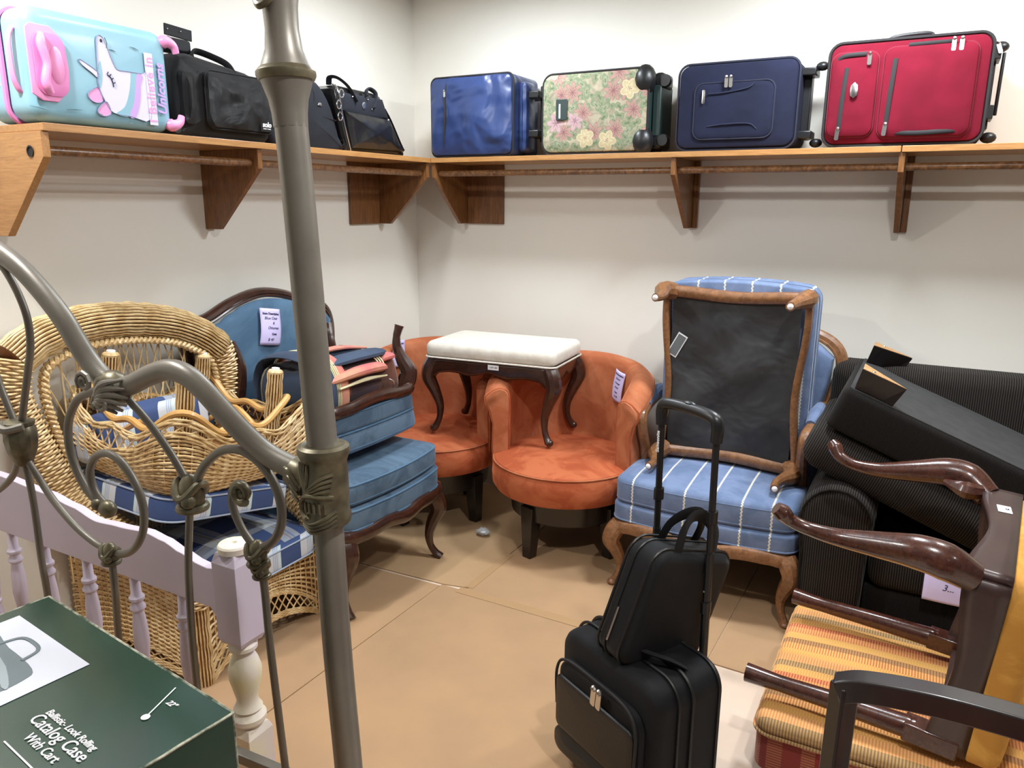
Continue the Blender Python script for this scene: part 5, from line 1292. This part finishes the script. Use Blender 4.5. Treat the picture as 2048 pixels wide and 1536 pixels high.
R_ = dict(a=[(-.83, 1.375), (-.802, 1.343), (-.778, 1.304), (-.763, 1.259), (-.766, 1.206), (-.787, 1.149), (-.812, 1.088), (-.838, 1.024)],
 b=[(-.96, 1.22), (-.908, 1.138), (-.892, 1.096), (-.862, 1.026)], c1=[(-.868, .940), (-.890, .905), (-.937, .866), (-1.016, .82)],
 c2=[(-.847, .935), (-.840, .900), (-.836, .828), (-.838, .703), (-.835, .617), (-.833, .415)], c3=[(-.832, .938), (-.808, .912), (-.762, .862), (-.700, .816), (-.640, .789), (-.597, .782)],
 c4=[(-.590, .768), (-.592, .690), (-.600, .573), (-.600, .415)], d=[(-.485, 1.128), (-.430, 1.085), (-.383, 1.038), (-.350, .996), (-.336, .972)],
 d2=[(-.336, .935), (-.346, .877), (-.357, .806), (-.364, .720), (-.368, .618), (-.368, .415)],
 e=[(-.168, .852), (-.160, .807), (-.157, .700), (-.151, .591), (-.144, .479), (-.140, .415)])
for k, v in R_.items(): rod('spindle_rod', v, .0075)
rod('scroll', [(-.560, 1.134), (-.600, 1.122), (-.640, 1.100), (-.672, 1.056), (-.682, 1.008), (-.674, .962), (-.650, .918), (-.616, .890), (-.583, .881)], .0085)
rod('scroll', [(-.583, .881), (-.610, .900), (-.624, .928), (-.622, .960), (-.597, .990), (-.557, 1.001), (-.519, .985), (-.487, .949), (-.472, .902), (-.480, .849), (-.512, .804), (-.550, .782), (-.588, .778)], .0082)
rod('scroll', [(-.318, .962), (-.305, .995), (-.280, 1.026), (-.238, 1.056), (-.192, 1.064), (-.152, 1.050), (-.121, 1.020), (-.105, .979), (-.108, .936), (-.130, .900), (-.165, .876)], .0085)
rod('scroll', [(-.172, .874), (-.205, .910), (-.223, .949), (-.222, .978), (-.210, .996), (-.192, .999)], .0075)
# castings
obj('acorn_casting', M().lathe([(.010, .928), (.018, .934), (.022, .945), (.030, .965), (.034, .990), (.033, 1.010), (.028, 1.020), (.032, 1.024), (.032, 1.030), (.022, 1.034), (.008, 1.036)], 10, TR((-.847, 0, 0))), m_brass, t)
obj('casting_band', M().tube(sm([(-.885, -.012, 1.022), (-.86, -.035, 1.026), (-.835, -.035, 1.020), (-.812, -.012, 1.026)], 5), .009, 8), m_iron, t)
def leafcast(cx, cz, s=1.0, ang=0, name='leaf_casting'):
    c = obj(name, M().ball((0, 0, 0), (.030*s, .024*s, .026*s), 16, mt=TR((cx, 0, cz)) @ RY(ang)), m_brass, t)
    for i in range(6):
        a = -50+i*20
        obj('leaf_rib', M().tube(sm([(-.006*s, -.024*s, -.022*s), (.02*s*cos(R(a))-.004*s, -.028*s, .02*s*sin(R(a))), (.046*s*cos(R(a)), -.012*s, .036*s*sin(R(a))+.004)], 5), [.003*s, .006*s, .002*s], 8, mt=TR((cx, 0, cz)) @ RY(ang)), m_iron, c)
    for (dx, dz) in ((.012, -.012), (-.026, .004)):
        obj('leaf_curl', M().tube([(dx*s+(.004+.012*q/14)*s*cos(q*.75), -.024*s-.004*s, dz*s+(.004+.012*q/14)*s*sin(q*.75)) for q in range(15)], .0036*s, 8, mt=TR((cx, 0, cz)) @ RY(ang)), m_iron, c)
leafcast(-.520, 1.142, 1.35, 20)
def knot(cx, cz, s=1.0, name='knot_casting', tall=1.2):
    c = obj(name, M().ball((cx, 0, cz), (.018*s, .017*s, .024*s*tall), 14), m_brass, t)
    obj('knot_ring', M().tube([(cx+.019*s*cos(a), .018*s*sin(a)-.001, cz+.010*s*cos(2*a)+.008*s) for a in [2*pi*i/20 for i in range(20)]], .0055*s, 8, closed=True), m_brass, c)
    obj('knot_ring', M().tube([(cx+.017*s*cos(a), .017*s*sin(a), cz-.018*s) for a in [2*pi*i/20 for i in range(20)]], .0050*s, 8, closed=True), m_brass, c)
    obj('knot_ball', M().ball((cx+.010*s, -.014*s, cz-.004*s), .010*s, 10), m_brass, c)
knot(-.330, .955, 1.45); knot(-.592, .772, .95); knot(-.170, .866, 1.0); knot(-.164, .838, .8)
obj('scroll_knob', M().ball((-.577, -.004, .879), (.022, .016, .019), 14), m_brass, t)
obj('scroll_knob', M().ball((-.605, -.004, .884), (.016, .014, .014), 12), m_brass, t)
obj('scroll_end', M().tube([(-.192+(.005+.0010*q)*cos(q*.6+2.6), -.002*q*.3, .986+(.005+.0010*q)*sin(q*.6+2.6)) for q in range(16)], .0085, 10), m_brass, t)
obj('bottom_rail', M().box((-.49, 0, .400), (1.02, .022, .022)), m_iron, t, bev=.003)

# ================================================================ green printed box on a plain carton
m_green = plain('green_print', (26, 56, 44), .25, var=(32, 64, 50), vscale=3, coat=.25)
m_greend = plain('green_print_side', (20, 44, 34), .35)
m_edge = plain('worn_box_edge', (190, 188, 168), .8, var=(60, 76, 60), vscale=60)
a = R(-6.8)
t = thing('cardboard_box', 'plain brown carton under the green printed box', 'box', (1.345, -2.945, .0055), a)
m_cart = plain('carton_brown', (168, 124, 80), .85)
obj('carton_body', M().box((0, 0, .245), (.52, .40, .49)), m_cart, t, bev=.004)
BW, BD, BH = .552, .42, .30
t = thing('cardboard_box', 'dark green box printed with a grey catalog case photo and white lettering', 'box', (1.325+.0265, -2.939, .499), a)
obj('box_body', M().box((0, 0, BH/2), (BW, BD, BH)), m_green, t, bev=.002)
for p, q in (((-BW/2, BD/2), (BW/2, BD/2)), ((BW/2, BD/2), (BW/2, -BD/2)), ((-BW/2, BD/2), (-BW/2, -BD/2))):
    obj('worn_edge', M().tube([(p[0]+(q[0]-p[0])*i/20+random.uniform(-.0006, .0006), p[1]+(q[1]-p[1])*i/20, BH-.0008+random.uniform(-.0006, .0006)) for i in range(21)], .0022, 5), m_edge, t)
obj('worn_edge', M().tube([(BW/2-.0005, BD/2-.0005, BH-.002-.27*i/10) for i in range(11)], .0016, 5), m_edge, t)
# printed picture
def fl(name, pts, z, mat, par, k=4):
    p = ccw(sm2(pts, k) if k else pts); from mathutils.geometry import tessellate_polygon
    vs = [Vector((a, b, z)) for a, b in p]; tr = tessellate_polygon([vs]); m = M(); m.add(vs, [tuple(x) for x in tr])
    o = obj(name, m, mat, par, flat=True); o.modifiers.new('thick', 'SOLIDIFY').thickness = .0004; return o
zt_ = BH+.0012
m_photo = plain('photo_white', (206, 210, 222), .3, coat=.2)
pic = fl('printed_picture', [(-.245, .148), (-.002, .148), (-.002, .05), (-.002, -.12), (-.245, -.12)], zt_, m_photo, t, 0)
g1 = plain('photo_grey', (98, 112, 118), .35); g2 = plain('photo_dark', (62, 66, 68), .35); g3 = plain('photo_pale', (150, 162, 168), .35)
fl('picture_case', [(-.235, .088), (-.15, .094), (-.06, .090), (-.040, .070), (-.040, .020), (-.07, -.03), (-.15, -.06), (-.235, -.065)], zt_+.0006, g1, pic, 4)
fl('picture_case_front', [(-.235, .045), (-.14, .050), (-.080, .040), (-.070, -.01), (-.14, -.045), (-.235, -.055)], zt_+.0010, g2, pic, 4)
fl('picture_highlight', [(-.235, .062), (-.13, .074), (-.045, .052), (-.045, .042), (-.13, .060), (-.235, .048)], zt_+.0014, g3, pic, 3)
obj('picture_handle', M().tube(sm([(-.175, .090, zt_+.001), (-.165, .118, zt_+.001), (-.135, .124, zt_+.001), (-.105, .118, zt_+.001), (-.095, .090, zt_+.001)], 5), .0035, 6, flat=.2, up=(0, 0, 1)), g1, pic)
def bt(s, x, y, size, **kw): text('printed_text', s, size, m_whitecard, t, TR((x, y, zt_)), **kw)
bt('Ballistic- Look Rolling', .131, .058, .0150, bold=.00015, shear=.12)
bt('Catalog Case', .133, .041, .0265, bold=.00015, shear=.05)
bt('With Cart', .137, .018, .0195, bold=.00015, shear=.05)
bt('22"', .190, .168, .013, bold=.00015, shear=.3)
obj('print_line', M().tube([(.187, .133, zt_), (.160, .193, zt_)], .0011, 5, flat=.4), m_whitecard, t)
obj('print_dot', M().lathe([(.001, 0), (.0062, 0), (.0062, .0008), (.001, .0009)], 16, TR((.188, .131, zt_))), m_whitecard, t)
obj('print_line', M().tube([(.083, -.005, zt_), (.170, -.006, zt_)], .0012, 5, flat=.4), m_whitecard, t)

# ================================================================ rolling case and laptop bag
m_bk = fabric('case_nylon', (22, 23, 26), (15, 16, 18), .62, weave=900, sheen=.12)
m_bkl = plain('case_vinyl', (24, 24, 25), .45, bscale=120, bstr=.2)
t = thing('rolling_case', 'black wheeled computer case with raised telescopic handle on the open floor', 'suitcase', (1.900, -1.725, .006), R(-28))
W, H, D = .375, .375, .22
m = M(); m.prism(dens(rrect(W, H, .06, 8), .03), rp(D*.52, .02, 4, .006), mt=TR((0, 0, .035+H/2)) @ TR((0, D/2, 0)) @ FR); obj('rear_body', m, m_bk, t)
m = M(); m.prism(dens(rrect(W-.004, H-.004, .062, 8), .03), rp(D*.50, .006, 4, .030), crown=.008, rings=4, mt=TR((0, 0, .035+H/2)) @ TR((0, .0, 0)) @ FR); obj('front_body', m, m_bk, t)
for y, r_ in ((.0, .005), (-.045, .004), (D/2-.02, .005)):
    m = M(); m.tube([(p, y, .035+H/2+q) for p, q in dens(rrect(W+.004, H+.004, .062, 8), .03)], r_, 6, closed=True); obj('piping', m, m_bkl, t)
m = rectgrid(W-.06, H-.10, .018, .05, -.005, .20, -D*.5-.005, puff=.008, edge=.014); obj('front_pocket', m, m_bk, t)
m = rectgrid(W-.075, .155, .008, .02, -.005, .215, -D*.5-.028, puff=.003, edge=.006); obj('vinyl_panel', m, m_bkl, t)
m = rectgrid(W-.02, .075, .010, .03, -.0, .085, -D*.5-.012, puff=.003, edge=.006); obj('bottom_guard', m, m_bkl, t)
m = M(); m.tube(sm([(-.155, -.140, .20), (-.155, -.142, .30), (-.12, -.140, .345), (0, -.140, .352), (.11, -.140, .345), (.148, -.142, .30), (.148, -.142, .20)], 6), .004, 6); obj('zipper', m, m_zip, t)
for dx in (.012, .032): pull('zip_pull', t, dx, -.152, .345, rot=6, s=1.45)
for s in (-1, 1): obj('wheel', M().lathe([(.004, -.012), (.03, -.012), (.034, -.006), (.034, .006), (.03, .012), (.004, .012)], 20, TR((s*(W/2-.02), D/2-.02, .034)) @ RY(90)), m_blackplastic, t)
for s in (-1, 1): obj('foot', M().box((s*(W/2-.07), -D/2+.03, .018), (.04, .03, .036)), m_blackplastic, t, bev=.003)
# handle
hb, ht = .115, .135
HB = Vector((0, .135, 0))
for s in (-1, 1):
    x = s*.092
    obj('pole', M().tube([(x, .135, .30), (x, .132, .66)], .0125, 10, flat=.75), m_blackplastic, t)
    obj('pole', M().tube([(x, .132, .62), (x*.99, .128, .975)], .0100, 10, flat=.75), m_blackplastic, t)
    for z in (.50, .74): obj('pole_collar', M().tube([(x, .132, z), (x, .132, z+.03)], .0155, 10, flat=.75), m_blackplastic, t)
    obj('button', M().ball((x, .120, .56), .003, 6), m_metal, t)
m = M(); m.tube(sm([(-.091, .128, .945), (-.092, .128, .985), (-.075, .128, 1.003), (0, .128, 1.008), (.075, .128, 1.003), (.092, .128, .985), (.091, .128, .945)], 6), [.0155, .0165, .0165, .015, .0165, .0165, .0155], 12, flat=.9); obj('grip', m, m_blackplastic, t)
obj('release_button', M().ball((0, .128, 1.020), (.020, .009, .006), 10), m_blackplastic, t)
text('brand_text', 'Samsonite', .014, m_whitecard, t, TR((-.092, .1185, .90)) @ RX(90) @ RZ(90), bold=.0002)
m = M(); m.tube(sm([(.02, -.02, .412), (.035, -.04, .432), (.07, -.04, .435), (.12, -.01, .430), (.14, .02, .410)], 6), .016, 8, flat=.3); obj('top_handle', m, m_bk, t)

# laptop bag hung on the handle, resting on the case
ml = RZ(-118) @ RX(-6) @ RY(-17); ml = TR(Vector((1.853, -1.838, .425))-ml @ Vector((.15, 0, 0))) @ ml
t = thing('laptop_bag', 'slim black laptop bag strapped to the handle of the rolling case', 'bag', mat=ml)
o = dens(rrect(.30, .31, .05, 6), .03)
m = M(); m.prism(o, rp(.105, .028, 4), crown=.008, rings=5, mt=TR((0, .05, .15)) @ FR); obj('body', m, m_bk, t)
m = rectgrid(.26, .25, .016, .045, 0, .145, -.052, puff=.008, edge=.012); obj('front_pocket', m, m_bkl, t)
for y in (-.045, -.02, .03): m = M(); m.tube([(p, y, .15+q) for p, q in dens(rrect(.302, .312, .05, 6), .03)], .0035, 6, closed=True); obj('zipper', m, m_bkl, t)
for y in (-.03, .035): m = M(); m.tube(sm([(-.06, y, .29), (-.055, y*.7, .35), (-.02, y*.3, .385), (.03, y*.3, .385), (.065, y*.7, .35), (.07, y, .29)], 6), .016, 8, flat=.2, up=(0, 1, 0)); obj('carry_strap', m, m_bk, t)
m = M(); m.tube([(.152, -.012, .04), (.152, -.012, .13)], .004, 6); obj('zip_teeth', m, m_metal, t)

# ================================================================ small things on the floor
m_clear = plain('clear_plastic', (236, 240, 244), .08, trans=.6)
t = obj('plastic_wrapper', crumple(M().ball((0, 0, 0), (.035, .026, .016), 18), .008, 60, 3, 2), m_clear, loc=(.765, -.60, .024)); tag(t, 'crumpled clear plastic on the floor between the orange chairs', 'plastic litter')
t = obj('plastic_wrapper', crumple(M().ball((0, 0, 0), (.018, .016, .050), 16), .008, 50, 5, 0), m_clear, loc=(1.535, -.79, .055)); tag(t, 'clear plastic wrap by the front left leg of the striped armchair', 'plastic litter')
